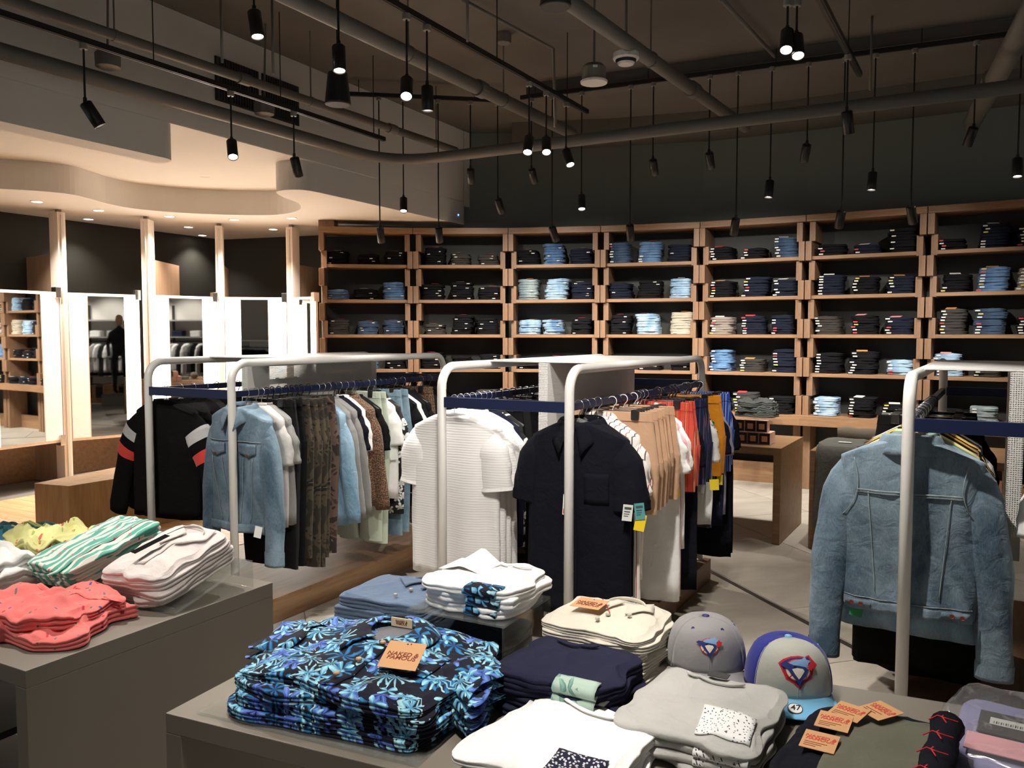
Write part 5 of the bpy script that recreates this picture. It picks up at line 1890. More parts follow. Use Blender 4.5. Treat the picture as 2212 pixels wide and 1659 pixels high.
# --- near white tees
WT = cloth('bright_white_jersey', (0.86, 0.86, 0.85), wr=0.7)
DARKLAB = plain('black_label', (0.03, 0.03, 0.03), 0.7)
dotted_navy = dotted('navy_dotted_cloth', srgb(28, 30, 50), ((0.008, 0.28, srgb(200, 200, 210)),))
wt = stack(3, (0.105, 1.59), 0.31, 0.34, 0.019, R(-32), z2, WT, 'folded_tee', 'T-shirt', lambda k: 'folded bright white T-shirt with dark pocket in the foreground' if k == 0 else f'folded white T-shirt, {ORD[k]} in the foreground pile', 'foreground white tees', 2, 12.0, 0.012, 0.005, 0.009, n_seg=64, droop=0.008)
crew_neck(wt[-1], WT, 0.148, 0.062, 0.0, DARKLAB)
top_patch(wt[-1], dotted_navy, 0.08, -0.11, 0.10, 0.11, 0.1, 'chest_pocket')

# --- grey tees with dotted pocket
GT = cloth('pale_grey_jersey', (0.44, 0.435, 0.42), wr=0.7)
DOTW = dotted('white_dotted_cloth', (0.82, 0.82, 0.82), ((0.0085, 0.17, srgb(70, 70, 80)),))
gt = stack(4, (0.405, 1.715), 0.29, 0.33, 0.017, R(-30), z2, GT, 'folded_tee', 'T-shirt', lambda k: 'folded pale grey T-shirt with white dotted pocket, topmost' if k == 0 else f'folded pale grey T-shirt, {ORD[k]} in its pile', 'pale grey tees', 1, 22.0, 0.012, 0.004, 0.008, n_seg=64, droop=0.006)
crew_neck(gt[-1], GT, 0.148, 0.062, -0.01, DARKLAB)
top_patch(gt[-1], DOTW, 0.075, -0.085, 0.105, 0.105, 0.12, 'chest_pocket', 0.003)
for ss in gt[:-1]:
    edge_patch(ss, DOTW, 0.03, 0.135, 0.03, 'chest_pocket')

# --- navy tees with leafy pocket
NVT = cloth('ink_navy_jersey', (0.020, 0.021, 0.046), wr=0.7)
GLEAF = leafprint('pale_green_leaf_print', srgb(168, 190, 178), ((0.05, 0.6, 6, 1.5, srgb(70, 110, 100), srgb(130, 170, 160), 0.1, 0.9), (0.045, 0.55, 5, 1.0, srgb(70, 150, 160), srgb(150, 200, 196), 0.6, 0.7)))
nv = stack(4, (0.135, 1.865), 0.29, 0.25, 0.027, R(-30), z2, NVT, 'folded_tee', 'T-shirt', lambda k: 'folded navy T-shirt with green leaf pocket, topmost of its pile' if k == 0 else f'folded navy T-shirt with green leaf pocket, {ORD[k]} in its pile', 'navy leaf-pocket tees', 2, 32.0, 0.010, 0.004, 0.006, n_seg=56, droop=0.006, bulge=0.01)
for ss in nv:
    edge_patch(ss, GLEAF, 0.02, 0.12, 0.035, 'chest_pocket')
crew_neck(nv[-1], NVT, 0.108, 0.05, -0.02)

# --- cream button shirts
CRM = cloth('cream_oxford', (0.66, 0.62, 0.53), wr=0.8)
cr = stack(6, (0.25, 2.085), 0.28, 0.25, 0.022, R(-32), z2, CRM, 'folded_shirt', 'shirt', lambda k: 'folded cream button-neck shirt with kraft tag, topmost of its pile' if k == 0 else f'folded cream shirt, {ORD[k]} in its pile', 'cream shirts', 3, 42.0, 0.010, 0.004, 0.008, n_seg=56, droop=0.006, bulge=0.009)
s = cr[-1]
wing_collar(s, CRM, 0.06, 0.02)
CB = plain('pearl_button', srgb(190, 186, 176), 0.3)
for xx, yy in ((0.01, -0.02), (0.06, 0.0), (0.0, -0.06)):
    disc(s[0], CB, (xx, yy, s[2] + 0.012 + s[1](xx, yy)), 0.0065, (0, 0, 1))
kraft_tag(s[0], (-0.05, -0.005, s[2] + 0.024), (0.12, -0.05, -0.05), 0.085, 0.06)
MB().tube([(-0.03, 0.03, s[2] + 0.03), (0.0, 0.0, s[2] + 0.02), (0.015, -0.02, s[2] + 0.016)], 0.0012, 6).build('red_cord', cloth('red_cord', srgb(190, 30, 40)), s[0])

# --- white tees with floral pocket on the riser
riser((-0.085, 2.19), 0.29, 0.27, 0.13, R(-28), z2, 'clear acrylic riser carrying the white floral-pocket tees')
rw_ = stack(3, (-0.075, 2.205), 0.28, 0.26, 0.026, R(-28), z2 + 0.131, WT, 'folded_tee', 'T-shirt', lambda k: 'folded white T-shirt with blue floral pocket, topmost on the riser' if k == 0 else f'folded white T-shirt with blue floral pocket, {ORD[k]} on the riser', 'white floral-pocket tees', 2, 52.0, 0.014, 0.004, 0.009, n_seg=56, droop=0.006, bulge=0.010)
for ss in rw_:
    edge_patch(ss, FLOR, 0.01, 0.105, 0.045, 'chest_pocket', 0.01)
b = MB()
t, hz, h, w, d = rw_[-1]
b.sheet(10, 8, lambda a, c: (-0.06 + (a - 0.5) * 0.13, 0.03 + (c - 0.5) * 0.12, h + 0.002 + 0.040 * max(0, 1 - abs(a - 0.55) * 2.2) * (0.4 + 0.6 * c)))
b.build('raised_shoulder', WT, t, smooth=True)
crew_neck(rw_[-1], WT, 0.11, 0.045, 0.05)
# below the riser: dark folded clothes
stack(2, (-0.09, 2.215), 0.24, 0.22, 0.028, R(-28), z2, cloth('ink_blue_cotton', (0.018, 0.024, 0.04)), 'folded_shirt', 'shirt', lambda k: ['folded ink blue shirt under the riser, upper one', 'folded ink blue shirt under the riser, lower one'][k], 'shirts under the riser', 2, 55.0)

# --- blue chambray shirts at the back corner
CHB = cloth('dusty_blue_chambray', srgb(98, 116, 142), wr=0.8)
ch = stack(3, (-0.335, 2.40), 0.30, 0.24, 0.034, R(-26), z2, CHB, 'folded_shirt', 'shirt', lambda k: 'folded dusty blue button shirt, topmost of its pile' if k == 0 else f'folded dusty blue button shirt, {ORD[k]} in its pile', 'dusty blue shirts', 3, 62.0, 0.010, 0.004, 0.008, n_seg=48, droop=0.008)
wing_collar(ch[-1], CHB, 0.05, 0.05)
for xx, yy in ((0.05, -0.02), (0.03, -0.07)):
    disc(ch[-1][0], CB, (xx, yy, ch[-1][2] + 0.012 + ch[-1][1](xx, yy)), 0.006, (0, 0, 1))
kraft_tag(ch[0][0], (0.09, -0.125, 0.03), (1.2, 0, 0.1), 0.07, 0.04)

# --- caps
def cap(c, rz, z0, label, crown_front, crown_side, brim_m, button_m, eyelets, patch_scale, emblem_ring):
    t = thing('baseball_cap', label, 'cap', (c[0], c[1], z0), rz)
    # local -y is the front
    nA, nV = 48, 14
    def P(a, v):
        # a: angle, 0 = +x ; v: 0 rim .. 1 top
        e = v * PI / 2
        r = math.cos(e) ** 0.62
        x = 0.099 * r * math.cos(a)
        y = 0.104 * r * math.sin(a)
        fr = max(0, -math.sin(a))
        z = 0.018 + 0.112 * math.sin(e) ** 0.95 + 0.012 * fr * math.sin(2 * e)
        y -= 0.006 * fr * math.sin(2 * e)
        return Vector((x, y, z))
    groups = {0: MB(), 1: MB()}
    for g, (a0, a1) in enumerate(((-PI / 2 - 1.02, -PI / 2 + 1.02), (-PI / 2 + 1.02, 1.5 * PI - 1.02))):
        b = groups[g]
        n = 20 if g == 0 else 30
        b.sheet(n, nV, lambda s_, v, a0=a0, a1=a1: P(a0 + (a1 - a0) * s_, v * 0.985))
        b.build('crown_front' if g == 0 else 'crown_back', crown_front if g == 0 else crown_side, t, smooth=True, solid=0.002)
    b = MB()
    def brim(s_, f):
        a = -PI / 2 + (s_ - 0.5) * 2 * 1.15
        p0 = P(a, 0)
        k = math.cos((s_ - 0.5) * PI)
        q = Vector((p0.x * (1 + 0.10 * f), p0.y - 0.072 * f * k ** 0.6, p0.z - 0.004 * f * 1.0 - 0.020 * f * 0.5 - 0.030 * (abs(s_ - 0.5) * 2) ** 2 * (0.35 + 0.65 * f) + 0.006))
        q.z = max(q.z, 0.001)
        return q
    b.sheet(24, 8, brim)
    b.build('brim', brim_m, t, smooth=True, solid=0.003)
    MB().lathe([(0.009, 0.0), (0.0085, 0.004), (0.004, 0.006), (0.0005, 0.0062)], 12, c=(0, 0, P(0, 0.985).z - 0.001), caps=False).build('top_button', button_m, t, smooth=True)
    for a in eyelets:
        p = P(a, 0.62)
        disc(t, button_m, p * 1.0 + Vector((math.cos(a), math.sin(a), 0.5)) * 0.0005, 0.0045, (math.cos(a), math.sin(a), 0.7), 0.001, 'eyelet')
    for a in [-PI / 2 + k * PI / 3 for k in range(6)]:
        MB().tube([P(a, v / 8 * 0.98) + Vector((math.cos(a), math.sin(a), 0)) * 0.0012 for v in range(9)], 0.0009, 5).build('panel_seam', crown_front if abs(math.sin(a) + 1) < 0.6 else crown_side, t)
    # emblem: layers of cut felt following the crown
    S = patch_scale
    def on(x, y, off):
        # x across, y up, metres on the front panel -> crown point
        a = -PI / 2 + x * 1.3 / 0.09
        v = (0.36 + y * 0.85 / 0.13)
        p, q = P(a, v), P(a, min(0.97, v + 0.02))
        r_ = P(a + 0.02, v)
        n = (r_ - p).cross(q - p).normalized()
        if n.dot(p - Vector((0, 0, 0.05))) < 0:
            n = -n
        return p + n * off
    def felt(poly, m, off, name):
        cx_ = sum(p[0] for p in poly) / len(poly)
        cy_ = sum(p[1] for p in poly) / len(poly)
        b = MB()
        n = len(poly)
        for f in (1.0, 0.66, 0.33):
            b.v += [tuple(on((cx_ + (x - cx_) * f) * S, (cy_ + (y - cy_) * f) * S, off)) for x, y in poly]
        b.v.append(tuple(on(cx_ * S, cy_ * S, off)))
        for k in range(2):
            for i in range(n):
                j = (i + 1) % n
                b.face((k * n + i, k * n + j, (k + 1) * n + j, (k + 1) * n + i))
        for i in range(n):
            b.face((2 * n + i, 2 * n + (i + 1) % n, 3 * n))
        return b.build(name, m, emb, solid=0.0012)
    emb = bpy.data.objects.new('emblem', None)
    COL.objects.link(emb)
    emb.parent = t
    RED, ROY, SKY, WHT = plain('felt_red', srgb(200, 36, 48), 0.9), plain('felt_royal', srgb(36, 52, 120), 0.9), plain('felt_sky', srgb(130, 170, 214), 0.9), plain('felt_white', srgb(232, 222, 206), 0.9)
    def circ(r, n=28, cx_=0, cy_=0):
        return [(cx_ + r * math.cos(2 * PI * i / n), cy_ + r * math.sin(2 * PI * i / n)) for i in range(n)]
    if emblem_ring:
        felt([(x * 1.0, y) for x, y in [(-1.25, 0.35), (-0.95, 0.72), (-0.45, 1.0), (0.1, 1.1), (0.55, 1.0), (0.95, 1.15), (1.1, 0.75), (1.35, 0.35), (1.0, -0.05), (0.85, -0.6), (0.35, -0.9), (0.1, -1.3), (-0.25, -0.95), (-0.7, -0.7), (-0.95, -0.2)]], RED, 0.0014, 'patch_border')
        felt([(x * 0.86, y * 0.86) for x, y in [(-1.25, 0.35), (-0.95, 0.72), (-0.45, 1.0), (0.1, 1.1), (0.55, 1.0), (0.95, 1.15), (1.1, 0.75), (1.35, 0.35), (1.0, -0.05), (0.85, -0.6), (0.35, -0.9), (0.1, -1.3), (-0.25, -0.95), (-0.7, -0.7), (-0.95, -0.2)]], ROY, 0.0022, 'patch_ground')
    felt(circ(0.80), RED, 0.0030, 'ball_rim')
    felt(circ(0.72), WHT, 0.0037, 'ball_face')
    for sx in (-1, 1):
        b = MB()
        b.tube([on((sx * (0.52 - 0.28 * math.sin(k / 8 * PI))) * S, (-0.55 + 1.1 * k / 8) * S, 0.0046) for k in range(9)], 0.0008, 5)
        b.build('ball_stitch', RED, emb)
    felt([(-0.62, 0.36), (-0.4, 0.62), (-0.05, 0.70), (0.3, 0.78), (0.52, 0.98), (0.58, 0.72), (0.88, 0.62), (0.62, 0.40), (0.78, 0.18), (0.3, 0.16), (-0.2, 0.22)], SKY, 0.0052, 'bird_crest')
    felt([(-1.12, 0.28), (-0.9, 0.46), (-0.55, 0.42), (-0.3, 0.30), (0.0, 0.28), (0.4, 0.2), (0.62, 0.0), (0.44, -0.34), (0.18, -0.72), (0.06, -1.1), (-0.12, -0.72), (-0.42, -0.3), (-0.62, 0.0), (-0.85, 0.1)], ROY, 0.0060, 'bird_head')
    felt([(-0.38, 0.02), (-0.1, 0.12), (0.26, 0.06), (0.34, -0.1), (0.1, -0.5), (0.0, -0.62), (-0.2, -0.32)], WHT, 0.0068, 'bird_cheek')
    felt(circ(0.09, 10, -0.2, 0.2), BLACK, 0.0074, 'bird_eye')
    felt([(0.56, 0.06), (0.66, 0.22), (0.58, 0.34), (0.74, 0.40), (0.82, 0.62), (0.92, 0.42), (1.08, 0.38), (1.0, 0.2), (1.06, 0.06), (0.84, 0.06), (0.78, -0.08)], RED, 0.0070, 'red_leaf')
    return t, brim
GREYCAP = cloth('grey_cap_wool', srgb(150, 148, 150), wr=0.3)
ROYAL = cloth('royal_blue_twill', srgb(44, 52, 140), wr=0.3)
cap((0.487, 2.045), R(-8), z2 + 0.012, 'grey baseball cap with a blue bird emblem and blue top button', GREYCAP, GREYCAP, GREYCAP, plain('royal_button', srgb(40, 44, 120), 0.6), (-PI / 2 - 0.55, -PI / 2 + 0.5, -0.1, 0.25), 0.021, False)
cp, brimf = cap((0.655, 1.925), R(-6), z2 + 0.004, 'grey and royal blue cap with pale blue brim and bird patch', cloth('pale_grey_cap', srgb(178, 180, 172), wr=0.3), ROYAL, cloth('sky_blue_twill', srgb(120, 186, 226), wr=0.3), plain('sky_button', srgb(120, 186, 226), 0.6), (0.0,), 0.027, True)
p = brimf(0.44, 0.55)
d_ = MB().lathe([(0.0165, 0.0), (0.0165, 0.001), (0.0005, 0.001)], 24, caps=False).build('brim_sticker', plain('black_sticker', (0.03, 0.03, 0.03), 0.4), cp)
d_.location, d_.rotation_euler = p + Vector((0, 0, 0.0035)), (0.30, 0, 0)
MB().lathe([(0.0145, 0.001), (0.0145, 0.0014), (0.0005, 0.0014)], 24, caps=False).build('sticker_face', plain('white_sticker', (0.8, 0.8, 0.8), 0.4), d_)
place_mesh('lettering', FONT47, d_, None, (0, 0.001, 0.0018))

# --- dark jeans with kraft tags
INDIGO = cloth('raw_indigo', (0.010, 0.011, 0.017), wr=0.8)
INSIDE = cloth('grey_olive_inside', srgb(100, 100, 86), wr=0.6)
js = stack(3, (0.665, 1.515), 0.27, 0.36, 0.024, R(-33), z2, INDIGO, 'folded_jeans', 'jeans', lambda k: 'folded dark indigo jeans turned to show grey inside, topmost, with kraft tags' if k == 0 else f'folded dark indigo jeans, {ORD[k]} in the tagged pile', 'tagged indigo jeans', 2, 72.0, 0.010, 0.006, 0.010, n_seg=56)
s = js[-1]
top_patch(s, INSIDE, 0.025, -0.01, 0.17, 0.31, 0.0, 'turned_inside', 0.004, 12, 14)
b = MB()
b.tube([(0.115, -0.17 + 0.04 * k, s[2] + 0.012 + 0.006 * math.sin(k)) for k in range(9)], [0.028 + 0.004 * math.sin(k * 1.7) for k in range(9)], 14)
b.build('rolled_leg', INDIGO, s[0], smooth=True)
for (xx, yy, rr) in ((-0.075, -0.055, 0.45), (-0.07, 0.035, 0.45), (-0.055, 0.095, 0.2), (-0.005, 0.135, -0.2)):
    kraft_tag(s[0], (xx, yy, s[2] + 0.020 + 0.004 * (yy > 0)), (0.05, 0.0, rr - 0.4), 0.062, 0.068, True)
for k in range(4):
    y0 = -0.10 + 0.075 * k
    MB().tube([(0.085, y0, s[2] + 0.034), (0.10, y0 + 0.008, s[2] + 0.043), (0.115, y0 - 0.004, s[2] + 0.046), (0.135, y0 + 0.006, s[2] + 0.040)], 0.0012, 5).build('red_thread', cloth('red_thread', srgb(210, 40, 50)), s[0])
    MB().tube([(0.11, y0 + 0.014, s[2] + 0.044), (0.108, y0, s[2] + 0.046), (0.118, y0 - 0.018, s[2] + 0.043)], 0.0012, 5).build('red_thread', cloth('red_thread', srgb(210, 40, 50)), s[0])

# --- bagged garment
pk = thing('bagged_shirt', 'lilac garment in clear plastic bag with pink and black cards', 'packaged shirt', (1.04, 1.63, z2), R(-34))
sl = slab(0.25, 0.34, 0.035, 1, seed=81, n=40)
sl.build('folded_garment', cloth('lilac_cotton', srgb(150, 150, 190)), pk, smooth=True)
MB().box((-0.10, -0.14, 0.046), (0.10, -0.06, 0.048)).build('pink_card', plain('pink_card', srgb(240, 178, 186), 0.6), pk)
MB().box((-0.085, -0.05, 0.046), (0.035, 0.06, 0.049)).build('black_card', plain('charcoal_card', (0.05, 0.05, 0.05), 0.6), pk)
br = MB().box((-0.065, -0.005, 0.0492), (0.015, 0.03, 0.0496)).build('barcode_label', TAGW, pk)
k = MB()
for i in range(16):
    k.box((-0.058 + i * 0.0042, 0.0, 0.0496), (-0.058 + i * 0.0042 + (0.0012, 0.0024)[i % 2], 0.012, 0.0499))
k.build('bar_lines', BLACK, br)
slab(0.30, 0.40, 0.055, 1, seed=85, n=48, top=0.010, wob=0.010, rings=10).build('plastic_bag', clear('clear_bag', (0.98, 0.98, 0.99), 0.10, 0.08), pk, smooth=True)
# ---------------------------------------------------------------- left table: shorts and polos
z1t = 0.781
rz1 = -A1
# polos on a sloping stand
slope_stand((-1.03, 2.57), 0.27, 0.30, 0.085, rz1, z1t, 'clear sloping acrylic stand under the pale polo shirts')
POLO = cloth('pale_pink_white_pique', (0.74, 0.68, 0.66), wr=0.8)
tilt = math.atan2(0.085, 0.30)
po = stack(4, (-1.075, 2.585), 0.27, 0.31, 0.024, rz1, z1t + 0.052, POLO, 'folded_polo', 'polo shirt', lambda k: 'folded pale pinkish polo shirt with black hang tag, topmost' if k == 0 else f'folded pale pinkish polo shirt, {ORD[k]} in its pile', 'pale polo shirts', 2, 92.0, 0.010, 0.004, 0.009, pitch=tilt, n_seg=56, droop=0.010, bulge=0.010)
s = po[-1]
wing_collar(s, POLO, 0.08, 0.0, 1.25)
tg = MB().box((-0.014, -0.06, 0), (0.014, 0.06, 0.001)).build('black_tag', plain('black_card', (0.006, 0.006, 0.006), 0.95, spec=0.1), s[0])
tg.location, tg.rotation_euler = (-0.02, -0.03, s[2] + 0.034), (0.0, 0.0, -0.15)
MB().tube([(-0.028, 0.04, s[2] + 0.030), (-0.02, 0.07, s[2] + 0.030), (0.0, 0.09, s[2] + 0.035)], 0.001, 5).build('tag_string', BLACK, s[0])
top_patch(s, POLO, 0.01, -0.02, 0.03, 0.16, 0.0, 'placket', 0.002, 3, 10)
# striped shorts on their own stand
slope_stand((-1.36, 2.80), 0.27, 0.34, 0.10, rz1, z1t, 'clear sloping acrylic stand under the striped shorts')
STR = stripes('green_white_stripe', [(0.0, srgb(96, 176, 158)), (0.5, srgb(228, 226, 218))], 0.036, 'U', dots=(0.055, 0.07, srgb(226, 90, 120)))
sh = stack(3, (-1.39, 2.76), 0.27, 0.35, 0.024, rz1 - 0.05, z1t + 0.06, STR, 'folded_shorts', 'shorts', lambda k: 'folded green and white striped shorts, topmost of their pile' if k == 0 else f'folded green and white striped shorts, {ORD[k]} in the pile', 'striped shorts', 2, 101.0, 0.008, 0.006, 0.010, pitch=math.atan2(0.10, 0.34), n_seg=56)
top_patch(sh[-1], STR, 0.06, -0.02, 0.02, 0.36, 0.0, 'side_seam', 0.002, 2, 14)
# crumpled shorts
def heap(c, w, d, h, rz, z, m, nm, cat, lab, seed, wob=0.03, cords=None):
    t = thing(nm, lab, cat, (c[0], c[1], z), rz)
    b = slab(w, d, h * 0.55, 3, seed=seed, wob=wob, top=h * 0.40, n=72, rings=14, bulge=0.014)
    for i, p in enumerate(b.v):
        f = min(1.0, max(0.0, p[2] / (h * 0.5)))
        k = nz(p[0] * 16 + seed, p[1] * 16, 1.0) + 0.6 * abs(nz(p[0] * 34, p[1] * 34 + seed, 2.0))
        b.v[i] = (p[0], p[1], max(0.0, p[2] + f * h * 0.22 * k))
    b.build('crumpled_body', m, t, smooth=True, uvfn=slab_uv)
    if cords:
        for k in range(2):
            y0 = 0.02 * k
            MB().tube([Vector((cords[1] + 0.02 * math.sin(q * 1.1 + k), cords[2] + y0 + 0.014 * q - 0.04, h * 0.7 + 0.012 * math.cos(q * 1.4 + k))) for q in range(8)], 0.003, 6).build('drawstring', cords[0], t, smooth=True)
    return t
CORAL = dotted('coral_print', srgb(244, 128, 124), ((0.06, 0.055, srgb(110, 120, 110)), (0.075, 0.05, srgb(210, 60, 70)), (0.11, 0.04, srgb(70, 80, 150))))
for q, (dz, sc_, ss) in enumerate(((0.0, 1.0, 111.0), (0.034, 0.98, 117.0))):
    heap((-1.33 - 0.01 * q, 2.30 + 0.01 * q), 0.42 * sc_, 0.30 * sc_, 0.05, rz1 + 0.25, z1t + dz, CORAL, 'swim_shorts', 'shorts', ['crumpled coral shorts, lower pair on the left table corner', 'crumpled coral shorts with small print, upper pair on the left table'][q], ss, cords=(cloth('coral_cord', srgb(230, 110, 120)), 0.05, 0.12) if q else None)
YEL = dotted('pale_yellow_print', srgb(232, 230, 160), ((0.05, 0.09, srgb(232, 110, 90)), (0.08, 0.06, srgb(170, 190, 110))))
for q, (dz, ss) in enumerate(((0.0, 121.0), (0.055, 126.0))):
    heap((-1.66, 2.96), 0.28, 0.28, 0.085, rz1, z1t + dz, YEL, 'swim_shorts', 'shorts', ['crumpled pale yellow shorts, lower pair beside the striped shorts', 'crumpled pale yellow shorts with flamingo print, upper pair'][q], ss, 0.02, (cloth('yellow_cord', srgb(206, 214, 140)), -0.15, -0.02))
BLU = leafprint('blue_palm_print', srgb(84, 162, 206), ((0.09, 0.55, 7, 2.0, srgb(30, 100, 90), srgb(60, 130, 110), 0.0, 0.8),))
for q, (dz, ss) in enumerate(((0.0, 131.0), (0.04, 136.0))):
    heap((-1.93, 3.10), 0.30, 0.28, 0.06, rz1, z1t + dz, BLU, 'swim_shorts', 'shorts', ['crumpled blue palm shorts at the left edge, lower pair', 'crumpled blue palm shorts at the left edge, upper pair'][q], ss, 0.02)
heap((-1.73, 2.68), 0.30, 0.24, 0.075, rz1, z1t, WT, 'folded_tee', 'T-shirt', 'folded white garment at the left edge, lower one', 141.0, 0.02)
heap((-1.74, 2.69), 0.28, 0.23, 0.075, rz1, z1t + 0.045, WT, 'folded_tee', 'T-shirt', 'folded white garment at the left edge, upper one', 146.0, 0.02)
# black mesh bin under the left table
t = thing('mesh_bin', 'black mesh bin standing under the left grey table', 'bin', (-1.62, 2.35, 0.0), rz1)
for z in (0.10, 0.30, 0.50):
    MB().box((-0.28, -0.22, z), (0.28, 0.22, z + 0.02)).build('bin_shelf', BLACK, t)
for x in (-0.27, 0.27):
    for y in (-0.21, 0.21):
        MB().box((x - 0.012, y - 0.012, 0.0), (x + 0.012, y + 0.012, 0.52)).build('bin_post', BLACK, t)
MB().box((-0.26, -0.205, 0.12), (0.26, -0.203, 0.50)).build('mesh_side', perforated('black_mesh', (0.02, 0.02, 0.02), 0.012, 0.34), t)

# ---------------------------------------------------------------- oak tables behind the racks
zt = 0.741
def wt(T, x, y):
    return T.location + Vector((x * math.cos(AW) + y * math.sin(AW), -x * math.sin(AW) + y * math.cos(AW), 0))
PINKB = plain('pale_pink_carton', srgb(236, 190, 172), 0.6)
LABK = plain('kraft_pink_label', srgb(208, 150, 118), 0.6)
bm1 = MB().box((-0.042, -0.042, 0), (0.042, 0.042, 0.092)).mesh('carton', bevel=0.002, mats=(PINKB,))
bm2 = MB().box((-0.040, -0.0445, 0.004), (0.040, -0.0425, 0.088)).mesh('black_front', mats=(BLACK,))
bm3 = MB().box((-0.022, -0.0455, 0.022), (0.022, -0.0446, 0.066)).mesh('paper_label', mats=(LABK,))
for row in range(2):
    for k in range(5):
        for dp in range(2 if row == 0 else 1):
            p = wt(WT1, 1.3 - 0.16 - 0.089 * k - 0.03 * row, 0.20 + 0.09 * dp + 0.03 * row)
            t = thing('candle_box', f'black candle box with kraft label, {"lower" if row == 0 else "upper"} {"front" if dp == 0 else "back"} row, {ORD[k]} from the right', 'candle box', (p.x, p.y, zt + 0.0925 * row), -AW, 'candle boxes on the oak table')
            place_mesh('carton', bm1, t)
            place_mesh('black_front', bm2, t)
            place_mesh('paper_label', bm3, t)
# grey trousers laid over the second oak table
GTR = cloth('slate_grey_twill', srgb(96, 96, 90), wr=0.7)
for k in range(3):
    p = wt(WT2, 0.175 + 0.008 * k, 0.27)
    t = thing('folded_trousers', f'slate grey trousers draped over the oak table edge, {["bottom", "middle", "top"][k]} pair', 'trousers', (p.x, p.y, zt + 0.016 * k), -AW, 'draped grey trousers')
    slab(0.30, 0.50, 0.016, 1, seed=151 + k, n=36, wob=0.008, top=0.003).build('upper_part', GTR, t, smooth=True)
    b = MB()
    b.sheet(8, 14, lambda a, c, k=k: (-0.135 + 0.27 * a + 0.01 * math.sin(c * 5), -0.26 - 0.035 * min(1, c * 6) - 0.010 * k - 0.01 * nz(a * 4, c * 3, k), 0.014 - 0.62 * max(0, c - 0.06) - 0.0))
    b.build('hanging_legs', GTR, t, smooth=True, solid=0.008)
    if k == 2:
        MB().cbox((0.03, -0.12, 0.026), (0.09, 0.05, 0.001)).build('paper_label', TAGW, t)
p = wt(WT2, 0.30, 0.62)
t = thing('rolled_trousers', 'rolled grey-brown trousers lying behind the slate grey pair', 'trousers', (p.x, p.y, zt), -AW)
MB().tube([(-0.20 + 0.05 * k, 0.01 * math.sin(k * 2), 0.062 + 0.004 * math.sin(k * 1.3)) for k in range(9)], [0.048, 0.056, 0.060, 0.056, 0.060, 0.058, 0.056, 0.06, 0.046], 16).build('roll', cloth('grey_brown_twill', srgb(104, 96, 84)), t, smooth=True)
# dark sweaters on the bench behind the candles
pp = at(1642, 900, 0.78)
DK = cloth('dark_slate_knit', (0.045, 0.05, 0.048))
for k in range(3):
    heap((pp.x, pp.y + 0.10), 0.40 - 0.03 * k, 0.26, 0.09, R(-28), 0.772 + 0.05 * k, DK, 'folded_sweater', 'sweater', f'dark slate sweater on the shelf bench behind the candles, {["lowest", "middle", "topmost"][k]}', 161.0 + 5 * k, 0.02)
# ---------------------------------------------------------------- the display opposite the fitting rooms, seen in their mirrors
DX = 6.58
DW = thing('display_fixture', 'dark metal wall display of folded and hanging clothes seen in the mirror door', 'wall display', (DX, 3.7, 0), PI / 2)
# local x runs along the wall, local -y... the display faces -x in the shop
def dl(x, d, z):
    return Vector((DX - d, 3.7 + x, z))
for x in (-1.6, -0.55, 0.55, 1.6):
    MB().box((x - 0.02, 0.0, 0.0), (x + 0.02, 0.06, 2.3)).build('upright', BLACK, DW)
for x0, x1, z in ((-1.58, 1.58, 1.55), (-1.58, 1.58, 0.62), (-1.58, 1.58, 1.95)):
    MB().box((x0, 0.0, z - 0.03), (x1, 0.36, z)).build('shelf', plain('grey_shelf', (0.3, 0.29, 0.28), 0.5), DW)
MB().tube([(-1.58, 0.26, 1.44), (1.58, 0.26, 1.44)], 0.014, 10).build('rail', BLACK, DW)
for k, x in enumerate((-1.3, -0.9, -0.3, 0.1, 0.75, 1.2)):
    m = (WT, CHB, WT, GT, NVT, WT)[k]
    for j in range(4):
        p = dl(x, 0.18, 1.551 + 0.034 * j)
        o = slab(0.26, 0.26, 0.033, 2, seed=200 + k * 4 + j, n=24, rings=3).build('folded_tee', m, None, smooth=True)
        o.location, o.rotation_euler = p, (0, 0, PI / 2)
        tag(o, f'{("white", "dusty blue", "white", "pale grey", "navy", "white")[k]} folded shirt in the mirrored display, {ORD[k]} pile, {ORD[j]} from below', 'shirt', 'folded shirts in the mirrored display')
for k in range(26):
    x = -1.5 + k * 0.118
    col = ('white', 'black', 'grey', 'white', 'charcoal', 'white', 'midgrey', 'black')[k % 8]
    p = dl(x, 0.26, 1.455)
    kd = 'tee' if k % 3 else 'shirt'
    t = thing(FNAME[kd], f'{CN[col]} {NOUN[kd]} on the mirrored display rail, {ORD[k]} along it', CATG[kd], p, R(8), 'clothes in the mirrored display')
    for nm, me, _ in proto_parts(kd, k % 4):
        place_mesh(nm, me, t, C[col])
for k in range(3):
    p = dl(-0.9 + 0.8 * k, 0.5, 0)
    o = tag(MB().box((-0.3, -0.25, 0.0), (0.3, 0.25, 0.42)).build('display_cube', OAKT, None, bevel=0.003), f'oak display cube below the mirrored display, {ORD[k]} from the near end', 'display cube', 'display cubes')
    o.location = p + Vector((0, 0, 0.001))
    for j in range(2):
        t = thing('draped_jeans', f'{("dark", "grey")[j]} jeans draped over {ORD[k]} display cube', 'jeans', p + Vector((-0.02, -0.13 + 0.26 * j, 0.422)), PI / 2, 'jeans draped over the cubes')
        b = MB()
        b.sheet(6, 12, lambda a, c: (-0.08 + 0.16 * a, (0.30 - 0.6 * c) if c < 0.95 else -0.28, 0.012) if c < 0.9 else (-0.08 + 0.16 * a, 0.29, 0.012 - 3.0 * (c - 0.9)))
        b.build('jeans_cloth', C['charcoal'] if j else C['black'], t, solid=0.012)
